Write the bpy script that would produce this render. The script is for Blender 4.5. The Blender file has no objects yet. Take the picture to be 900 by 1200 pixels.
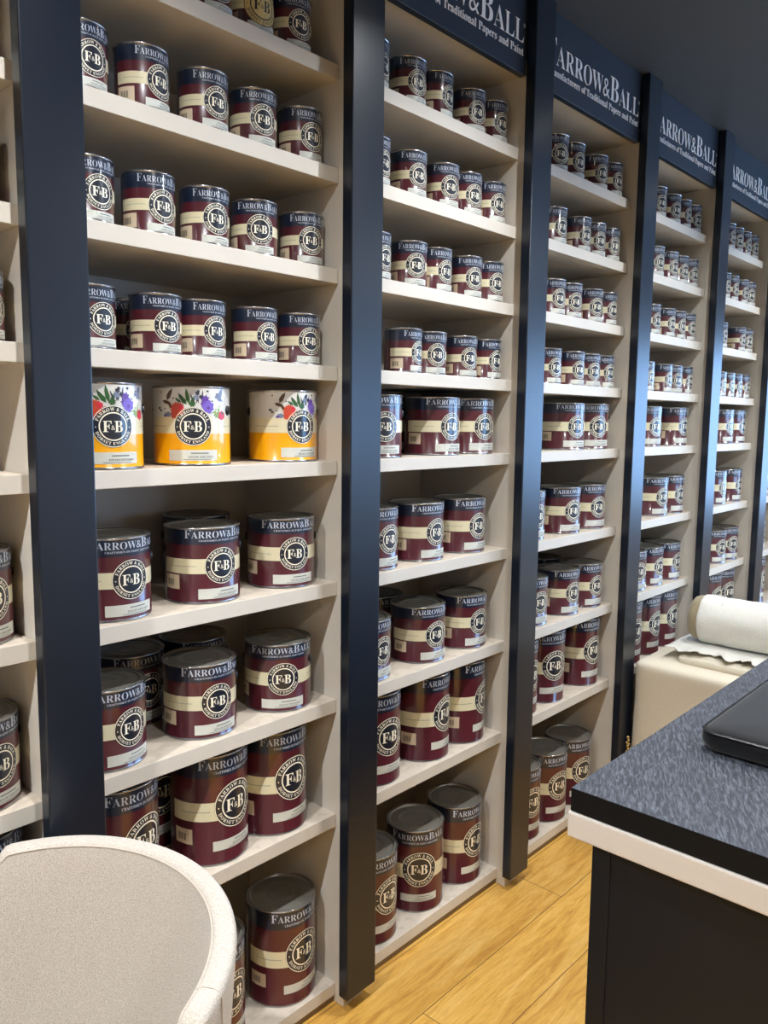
import bpy, bmesh, math, json, random
from mathutils import Vector, Matrix
random.seed(7)
PI = math.pi
S = 0.75                                    # one bay of shelving is 0.75 m wide
FZ = 0.318
def W(x, y, z): return (x * S, y * S, (z + FZ) * S)
scene = bpy.context.scene
COL = scene.collection

# ------------------------------------------------------------------ camera
CAM = dict(f=932.10642, yaw=0.74223, pitch=0.11676, roll=0.01117, pos=(-0.78715, -1.86896, 1.73589))
def make_camera():
    yaw, pi, ro = CAM['yaw'], CAM['pitch'], CAM['roll']
    F = Vector((math.cos(yaw) * math.cos(pi), math.sin(yaw) * math.cos(pi), -math.sin(pi)))
    R = F.cross(Vector((0, 0, 1))).normalized(); U = R.cross(F)
    c, s = math.cos(ro), math.sin(ro)
    R2 = c * R + s * U; U2 = -s * R + c * U
    cd = bpy.data.cameras.new('camera'); co = bpy.data.objects.new('camera', cd); COL.objects.link(co)
    M = Matrix((R2, U2, -F)).transposed().to_4x4(); M.translation = Vector(W(*CAM['pos']))
    co.matrix_world = M
    cd.sensor_fit = 'HORIZONTAL'; cd.sensor_width = 36.0; cd.lens = CAM['f'] / 900 * 36.0
    cd.clip_start = 0.05; cd.clip_end = 60
    scene.camera = co
make_camera()

# ------------------------------------------------------------------ world, window light, exposure
wd = bpy.data.worlds.new('daylight'); scene.world = wd; wd.use_nodes = True
bg = wd.node_tree.nodes['Background']
bg.inputs[0].default_value = (0.33, 0.58, 1.0, 1); bg.inputs[1].default_value = 8.0
vs = scene.view_settings
vs.view_transform = 'Standard'; vs.look = 'None'; vs.gamma = 1; vs.use_curve_mapping = False
vs.exposure = 0.3
scene.cycles.max_bounces = 7; scene.cycles.diffuse_bounces = 4; scene.cycles.glossy_bounces = 3
scene.cycles.sample_clamp_indirect = 4.0; scene.cycles.caustics_reflective = False; scene.cycles.caustics_refractive = False
WIN = (8.6, -5.7, -0.9, 0.75, 2.6)          # shop window in the far wall: x, y0, y1, z0, z1 (bay units)
pl = bpy.data.lights.new('window_daylight', 'AREA'); pl.shape = 'RECTANGLE'
pl.size = (WIN[4] - WIN[3]) * S; pl.size_y = (WIN[2] - WIN[1]) * S; pl.cycles.is_portal = True
po = bpy.data.objects.new('window_daylight', pl); COL.objects.link(po)
po.location = W(WIN[0], (WIN[1] + WIN[2]) / 2, (WIN[3] + WIN[4]) / 2); po.rotation_euler = (0, PI / 2, 0)
WF = (-6.2, 4.2, 7.4, 1.0, 2.4)             # unseen fill window added facing the shelves: y, x0, x1, z0, z1
pl = bpy.data.lights.new('fill_window_daylight', 'AREA'); pl.shape = 'RECTANGLE'
pl.size = (WF[2] - WF[1]) * S; pl.size_y = (WF[4] - WF[3]) * S; pl.cycles.is_portal = True
po = bpy.data.objects.new('fill_window_daylight', pl); COL.objects.link(po)
po.location = W((WF[1] + WF[2]) / 2, WF[0], (WF[3] + WF[4]) / 2); po.rotation_euler = (PI / 2, 0, 0)

# ------------------------------------------------------------------ materials
def srgb(r, g, b):
    f = lambda c: (c / 255 / 12.92) if c / 255 <= 0.04045 else ((c / 255 + 0.055) / 1.055) ** 2.4
    return (f(r), f(g), f(b), 1)
def mat(name, col, rough=0.5, metal=0.0, coat=0.0, spec=0.5, noise=None, bump=None, coat_rough=0.05):
    m = bpy.data.materials.new(name); m.use_nodes = True
    nt = m.node_tree; b = nt.nodes['Principled BSDF']
    b.inputs['Base Color'].default_value = col; b.inputs['Roughness'].default_value = rough
    b.inputs['Metallic'].default_value = metal; b.inputs['Coat Weight'].default_value = coat
    b.inputs['Coat Roughness'].default_value = coat_rough; b.inputs['Specular IOR Level'].default_value = spec
    tc = nt.nodes.new('ShaderNodeTexCoord')
    if noise:                                # (scale, colour 2, low, high)
        n = nt.nodes.new('ShaderNodeTexNoise'); n.inputs['Scale'].default_value = noise[0]; n.inputs['Detail'].default_value = 5
        nt.links.new(tc.outputs['Object'], n.inputs['Vector'])
        r = nt.nodes.new('ShaderNodeValToRGB'); r.color_ramp.elements[0].position = noise[2]; r.color_ramp.elements[1].position = noise[3]
        r.color_ramp.elements[0].color = col; r.color_ramp.elements[1].color = noise[1]
        nt.links.new(n.outputs['Fac'], r.inputs['Fac']); nt.links.new(r.outputs['Color'], b.inputs['Base Color'])
    if bump:                                 # (scale, strength, distance)
        n = nt.nodes.new('ShaderNodeTexNoise'); n.inputs['Scale'].default_value = bump[0]; n.inputs['Detail'].default_value = 3
        nt.links.new(tc.outputs['Object'], n.inputs['Vector'])
        bp = nt.nodes.new('ShaderNodeBump'); bp.inputs['Strength'].default_value = bump[1]; bp.inputs['Distance'].default_value = bump[2]
        nt.links.new(n.outputs['Fac'], bp.inputs['Height']); nt.links.new(bp.outputs['Normal'], b.inputs['Normal'])
    return m
M = {}
M['taupe'] = mat('taupe_paint', srgb(207, 200, 188), 0.5, bump=(40, 0.05, 0.002), noise=(6, srgb(203, 195, 182), .4, .7))
M['shelf'] = mat('shelf_top_paint', srgb(207, 193, 175), 0.5, noise=(34, srgb(194, 181, 163), .5, .6), bump=(60, 0.08, 0.001))
M['floor_shadow'] = mat('shadowed_floor_tone', srgb(120, 98, 66), 0.6)  # floor wood colour with the shade under the base shelf put in
M['navy'] = mat('navy_satin', srgb(14, 22, 34), 0.30, bump=(25, 0.04, 0.002), noise=(3, srgb(16, 24, 35), .4, .7), spec=0.6)
M['navy_sign'] = mat('navy_sign_paint', srgb(42, 51, 65), 0.4, bump=(25, 0.04, 0.002))
M['navy_wall'] = mat('navy_wall_paint', srgb(56, 62, 70), 0.6, bump=(15, 0.05, 0.003))
M['room_wall'] = mat('room_wall_paint', srgb(205, 200, 192), 0.8)
M['white_text'] = mat('white_lettering', srgb(248, 248, 250), 0.5)
M['tin_navy'] = mat('tin_navy_print', srgb(27, 36, 54), 0.28, coat=0.9, coat_rough=0.07)
M['tin_burgundy'] = mat('tin_burgundy_print', srgb(80, 31, 38), 0.28, coat=0.9, coat_rough=0.07)
M['tin_cream'] = mat('tin_cream_print', srgb(222, 214, 180), 0.35, coat=0.8, coat_rough=0.07)
M['tin_ring'] = mat('tin_badge_navy', srgb(27, 32, 44), 0.32, coat=0.8, coat_rough=0.07)
M['tin_white'] = mat('tin_letter_cream', srgb(246, 240, 218), 0.4)
M['tin_silver'] = mat('tin_letter_silver', srgb(190, 198, 212), 0.4)
M['tin_faint'] = mat('tin_letter_faint', srgb(160, 158, 138), 0.5)
M['sticker'] = mat('sticker_paper', srgb(205, 206, 196), 0.5)
M['sticker_warm'] = mat('barcode_paper', srgb(214, 196, 168), 0.5)
M['ink'] = mat('sticker_ink', srgb(88, 92, 88), 0.6)
M['ink_dark'] = mat('barcode_ink', srgb(50, 42, 40), 0.6)
M['rim'] = mat('tin_rim_steel', srgb(165, 165, 168), 0.25, metal=0.9)
M['lid'] = mat('tin_lid_bronze', srgb(128, 125, 116), 0.38, metal=0.55)
M['black'] = mat('black_plastic', srgb(16, 16, 18), 0.35)
M['steel'] = mat('seam_steel', srgb(110, 110, 112), 0.35, metal=0.8)
M['yellow'] = mat('tin_yellow_print', srgb(240, 165, 12), 0.28, coat=0.8, coat_rough=0.07)
M['offwhite'] = mat('tin_offwhite_print', srgb(214, 212, 206), 0.3, coat=0.8, coat_rough=0.07)
M['gold'] = mat('gold_print', srgb(206, 186, 128), 0.35)
for n_, c_ in dict(leaf=(52, 92, 50), leaf2=(140, 160, 90), red=(196, 74, 52), pink=(205, 50, 70), purple=(98, 66, 150), violet=(120, 96, 190), brown=(84, 58, 42), dark=(50, 52, 60), bluegrey=(120, 128, 150), white=(236, 236, 230)).items():
    M['fl_' + n_] = mat('floral_' + n_, srgb(*c_), 0.35)

def oak():
    m = bpy.data.materials.new('oak_floorboards'); m.use_nodes = True
    nt = m.node_tree; b = nt.nodes['Principled BSDF']; N = nt.nodes.new; L = nt.links.new
    tc = N('ShaderNodeTexCoord')
    mp = N('ShaderNodeMapping'); mp.inputs['Location'].default_value = (0.3, 0.006, 0); L(tc.outputs['Object'], mp.inputs['Vector'])
    br = N('ShaderNodeTexBrick'); L(mp.outputs['Vector'], br.inputs['Vector'])
    br.inputs['Color1'].default_value = (0, 0, 0, 1); br.inputs['Color2'].default_value = (1, 1, 1, 1); br.inputs['Mortar'].default_value = (0.5, 0.5, 0.5, 1)
    br.inputs['Scale'].default_value = 1; br.inputs['Mortar Size'].default_value = 0.0011; br.inputs['Mortar Smooth'].default_value = 0.2
    br.inputs['Brick Width'].default_value = 1.9; br.inputs['Row Height'].default_value = 0.1905; br.offset = 0.37; br.squash = 1
    # grain, different on every board
    add = N('ShaderNodeVectorMath'); add.operation = 'MULTIPLY_ADD'; L(br.outputs['Color'], add.inputs[0]); add.inputs[1].default_value = (7, 3, 5); L(tc.outputs['Object'], add.inputs[2])
    m2 = N('ShaderNodeMapping'); m2.inputs['Scale'].default_value = (1.3, 11, 1); L(add.outputs[0], m2.inputs['Vector'])
    g = N('ShaderNodeTexNoise'); g.inputs['Scale'].default_value = 3.2; g.inputs['Detail'].default_value = 9; g.inputs['Roughness'].default_value = 0.62; g.inputs['Distortion'].default_value = 0.9
    L(m2.outputs[0], g.inputs['Vector'])
    m3 = N('ShaderNodeMapping'); m3.inputs['Scale'].default_value = (4, 60, 1); L(add.outputs[0], m3.inputs['Vector'])
    g2 = N('ShaderNodeTexNoise'); g2.inputs['Scale'].default_value = 4; g2.inputs['Detail'].default_value = 6; g2.inputs['Distortion'].default_value = 1.6; L(m3.outputs[0], g2.inputs['Vector'])
    r1 = N('ShaderNodeValToRGB'); e = r1.color_ramp.elements
    e[0].position = .28; e[0].color = srgb(196, 140, 58); e[1].position = .75; e[1].color = srgb(246, 204, 122)
    x = e.new(.5); x.color = srgb(230, 180, 88)
    L(g.outputs['Fac'], r1.inputs['Fac'])
    r2 = N('ShaderNodeValToRGB'); r2.color_ramp.elements[0].position = .3; r2.color_ramp.elements[0].color = (.62, .55, .45, 1); r2.color_ramp.elements[1].position = .62; r2.color_ramp.elements[1].color = (1, 1, 1, 1)
    L(g2.outputs['Fac'], r2.inputs['Fac'])
    mx = N('ShaderNodeMix'); mx.data_type = 'RGBA'; mx.blend_type = 'MULTIPLY'; mx.inputs[0].default_value = .55
    L(r1.outputs[0], mx.inputs[6]); L(r2.outputs[0], mx.inputs[7])
    # board to board tone
    r3 = N('ShaderNodeValToRGB'); r3.color_ramp.elements[0].color = (.86, .82, .76, 1); r3.color_ramp.elements[1].color = (1.06, 1.04, 1.0, 1)
    L(br.outputs['Color'], r3.inputs['Fac'])
    mt = N('ShaderNodeMix'); mt.data_type = 'RGBA'; mt.blend_type = 'MULTIPLY'; mt.inputs[0].default_value = 1
    L(mx.outputs[2], mt.inputs[6]); L(r3.outputs[0], mt.inputs[7])
    # knots and hairline splits
    vk = N('ShaderNodeTexVoronoi'); vk.inputs['Scale'].default_value = 2.6; m4 = N('ShaderNodeMapping'); m4.inputs['Scale'].default_value = (1, 1.8, 1); L(tc.outputs['Object'], m4.inputs['Vector']); L(m4.outputs[0], vk.inputs['Vector'])
    rk = N('ShaderNodeValToRGB'); rk.color_ramp.elements[0].position = .015; rk.color_ramp.elements[0].color = (1, 1, 1, 1); rk.color_ramp.elements[1].position = .06; rk.color_ramp.elements[1].color = (0, 0, 0, 1)
    L(vk.outputs['Distance'], rk.inputs['Fac'])
    mk = N('ShaderNodeMix'); mk.data_type = 'RGBA'; mk.inputs[7].default_value = srgb(104, 62, 28); L(rk.outputs[0], mk.inputs[0]); L(mt.outputs[2], mk.inputs[6])
    mj = N('ShaderNodeMix'); mj.data_type = 'RGBA'; mj.inputs[7].default_value = srgb(88, 56, 24); L(br.outputs['Fac'], mj.inputs[0]); L(mk.outputs[2], mj.inputs[6])
    m5 = N('ShaderNodeMapping'); m5.inputs['Scale'].default_value = (1.1, 26, 1); L(add.outputs[0], m5.inputs['Vector'])
    g5 = N('ShaderNodeTexNoise'); g5.inputs['Scale'].default_value = 2.1; g5.inputs['Detail'].default_value = 4; g5.inputs['Distortion'].default_value = .5; L(m5.outputs[0], g5.inputs['Vector'])
    r5 = N('ShaderNodeValToRGB'); r5.color_ramp.elements[0].position = .735; r5.color_ramp.elements[0].color = (0, 0, 0, 1); r5.color_ramp.elements[1].position = .76; r5.color_ramp.elements[1].color = (1, 1, 1, 1); L(g5.outputs['Fac'], r5.inputs['Fac'])
    ms = N('ShaderNodeMix'); ms.data_type = 'RGBA'; ms.inputs[7].default_value = srgb(120, 76, 34); L(r5.outputs[0], ms.inputs[0]); L(mj.outputs[2], ms.inputs[6])
    L(ms.outputs[2], b.inputs['Base Color'])
    b.inputs['Roughness'].default_value = .42
    bp = N('ShaderNodeBump'); bp.inputs['Strength'].default_value = .25; bp.inputs['Distance'].default_value = .002; bp.invert = True
    L(br.outputs['Fac'], bp.inputs['Height']); L(bp.outputs[0], b.inputs['Normal'])
    return m
M['oak'] = oak()

def slate():
    m = bpy.data.materials.new('riven_slate_top'); m.use_nodes = True
    nt = m.node_tree; b = nt.nodes['Principled BSDF']; N = nt.nodes.new; L = nt.links.new
    tc = N('ShaderNodeTexCoord'); mr = N('ShaderNodeMapping'); mr.inputs['Rotation'].default_value = (0, 0, -0.44); L(tc.outputs['Object'], mr.inputs['Vector']); mp = N('ShaderNodeMapping'); mp.inputs['Scale'].default_value = (1.0, 6.0, 1); L(mr.outputs[0], mp.inputs['Vector'])
    n = N('ShaderNodeTexNoise'); n.inputs['Scale'].default_value = 36; n.inputs['Detail'].default_value = 6; n.inputs['Distortion'].default_value = .8; n.inputs['Roughness'].default_value = .6; L(mp.outputs[0], n.inputs['Vector'])
    r = N('ShaderNodeValToRGB'); r.color_ramp.elements[0].position = .44; r.color_ramp.elements[0].color = srgb(52, 55, 62); r.color_ramp.elements[1].position = .68; r.color_ramp.elements[1].color = srgb(102, 106, 115)
    L(n.outputs['Fac'], r.inputs['Fac']); L(r.outputs[0], b.inputs['Base Color'])
    bp = N('ShaderNodeBump'); bp.inputs['Strength'].default_value = .5; bp.inputs['Distance'].default_value = .004; L(n.outputs['Fac'], bp.inputs['Height']); L(bp.outputs[0], b.inputs['Normal'])
    b.inputs['Roughness'].default_value = .5; b.inputs['Specular IOR Level'].default_value = .35
    return m
M['slate'] = slate()
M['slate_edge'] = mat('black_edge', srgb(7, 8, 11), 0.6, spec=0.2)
M['board'] = mat('cream_board', srgb(206, 198, 188), 0.6, bump=(70, .06, .001))
M['table_black'] = mat('black_cabinet_paint', srgb(8, 15, 24), 0.5, noise=(7, srgb(12, 19, 28), .55, .75), spec=0.3)
def fabric(name, c1, c2, scale, strength, dist=.003, stretch=(1, 1, 1)):
    m = bpy.data.materials.new(name); m.use_nodes = True
    nt = m.node_tree; b = nt.nodes['Principled BSDF']; N = nt.nodes.new; L = nt.links.new
    tc = N('ShaderNodeTexCoord'); mp = N('ShaderNodeMapping'); mp.inputs['Scale'].default_value = stretch; L(tc.outputs['Object'], mp.inputs['Vector'])
    n = N('ShaderNodeTexNoise'); n.inputs['Scale'].default_value = scale; n.inputs['Detail'].default_value = 4; n.inputs['Roughness'].default_value = .6; L(mp.outputs[0], n.inputs['Vector'])
    r = N('ShaderNodeValToRGB'); r.color_ramp.elements[0].position = .36; r.color_ramp.elements[0].color = c1; r.color_ramp.elements[1].position = .62; r.color_ramp.elements[1].color = c2
    L(n.outputs['Fac'], r.inputs['Fac']); L(r.outputs[0], b.inputs['Base Color'])
    bp = N('ShaderNodeBump'); bp.inputs['Strength'].default_value = strength; bp.inputs['Distance'].default_value = dist; L(n.outputs['Fac'], bp.inputs['Height']); L(bp.outputs[0], b.inputs['Normal'])
    b.inputs['Roughness'].default_value = .95; b.inputs['Specular IOR Level'].default_value = .15
    b.inputs['Sheen Weight'].default_value = .25; b.inputs['Sheen Roughness'].default_value = .5
    return m
M['boucle'] = fabric('boucle_fabric', srgb(176, 165, 152), srgb(203, 194, 182), 420, .5, .003)
M['linen'] = fabric('beige_linen', srgb(212, 200, 176), srgb(226, 216, 196), 300, .3, .002, (1, 1, 4))
M['white_linen'] = fabric('white_linen', srgb(222, 219, 208), srgb(240, 238, 230), 260, .4, .003, (3, 1, 1))
M['tan_linen'] = fabric('tan_linen', srgb(150, 136, 108), srgb(170, 156, 128), 260, .3, .002)
M['neoprene'] = fabric('black_padded_fabric', srgb(12, 12, 14), srgb(17, 17, 19), 400, .15, .001)
M['fringe'] = mat('fringe_cord', srgb(190, 158, 96), .9)

# ------------------------------------------------------------------ helpers
def finish(name, me, mats, parent=None, smooth=None):
    if not isinstance(mats, (list, tuple)): mats = [mats]
    for k in mats: me.materials.append(M[k])
    o = bpy.data.objects.new(name, me); COL.objects.link(o)
    if parent: o.parent = parent
    if smooth is not None:
        me.polygons.foreach_set('use_smooth', [True] * len(me.polygons))
        if smooth < 3: me.set_sharp_from_angle(angle=smooth)
    return o
def bm_obj(name, bm, mats, parent=None, smooth=None):
    me = bpy.data.meshes.new(name); bm.to_mesh(me); bm.free()
    return finish(name, me, mats, parent, smooth)
def box(bm, x0, x1, y0, y1, z0, z1, bev=0.0, mi=0, seg=2):
    r = bmesh.ops.create_cube(bm, size=1); vs_ = r['verts']
    for v in vs_: v.co = Vector(((x0 + x1) / 2 + v.co.x * (x1 - x0), (y0 + y1) / 2 + v.co.y * (y1 - y0), (z0 + z1) / 2 + v.co.z * (z1 - z0)))
    fs = set(f for v in vs_ for f in v.link_faces); es = set(e for v in vs_ for e in v.link_edges)
    for f in fs: f.material_index = mi
    if bev > 0: bmesh.ops.bevel(bm, geom=list(es), offset=bev, segments=seg, affect='EDGES', profile=.5)
def box_obj(name, a, b, m, parent=None, bev=0.0015):
    """a, b: opposite corners in bay units"""
    bm = bmesh.new(); p, q = W(*a), W(*b)
    box(bm, min(p[0], q[0]), max(p[0], q[0]), min(p[1], q[1]), max(p[1], q[1]), min(p[2], q[2]), max(p[2], q[2]), bev)
    return bm_obj(name, bm, m, parent)
def thing(name, label, cat, loc=(0, 0, 0), rz=0, group=None):
    o = bpy.data.objects.new(name, None); COL.objects.link(o); o.location = loc; o.rotation_euler = (0, 0, rz)
    o.empty_display_size = .05
    return tag(o, label, cat, group)
def tag(o, label, cat, group=None):
    o['label'] = label; o['category'] = cat
    if group: o['group'] = group
    return o
def lathe(name, prof, mats, parent=None, seg=64, mis=None, smooth=.6):
    vv, ff, mi = [], [], []
    for r, z in prof:
        for k in range(seg): a = 2 * PI * k / seg; vv.append((r * math.cos(a), r * math.sin(a), z))
    for i in range(len(prof) - 1):
        for k in range(seg):
            k2 = (k + 1) % seg; ff.append((i * seg + k, i * seg + k2, (i + 1) * seg + k2, (i + 1) * seg + k)); mi.append(mis[i] if mis else 0)
    if mis and len(mis) > len(prof) - 1:
        ff.append(tuple(range(seg - 1, -1, -1))); mi.append(mis[-1] if mis else 0)
    me = bpy.data.meshes.new(name); me.from_pydata(vv, [], ff); me.polygons.foreach_set('material_index', mi); me.update()
    return finish(name, me, mats, parent, smooth)

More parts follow.
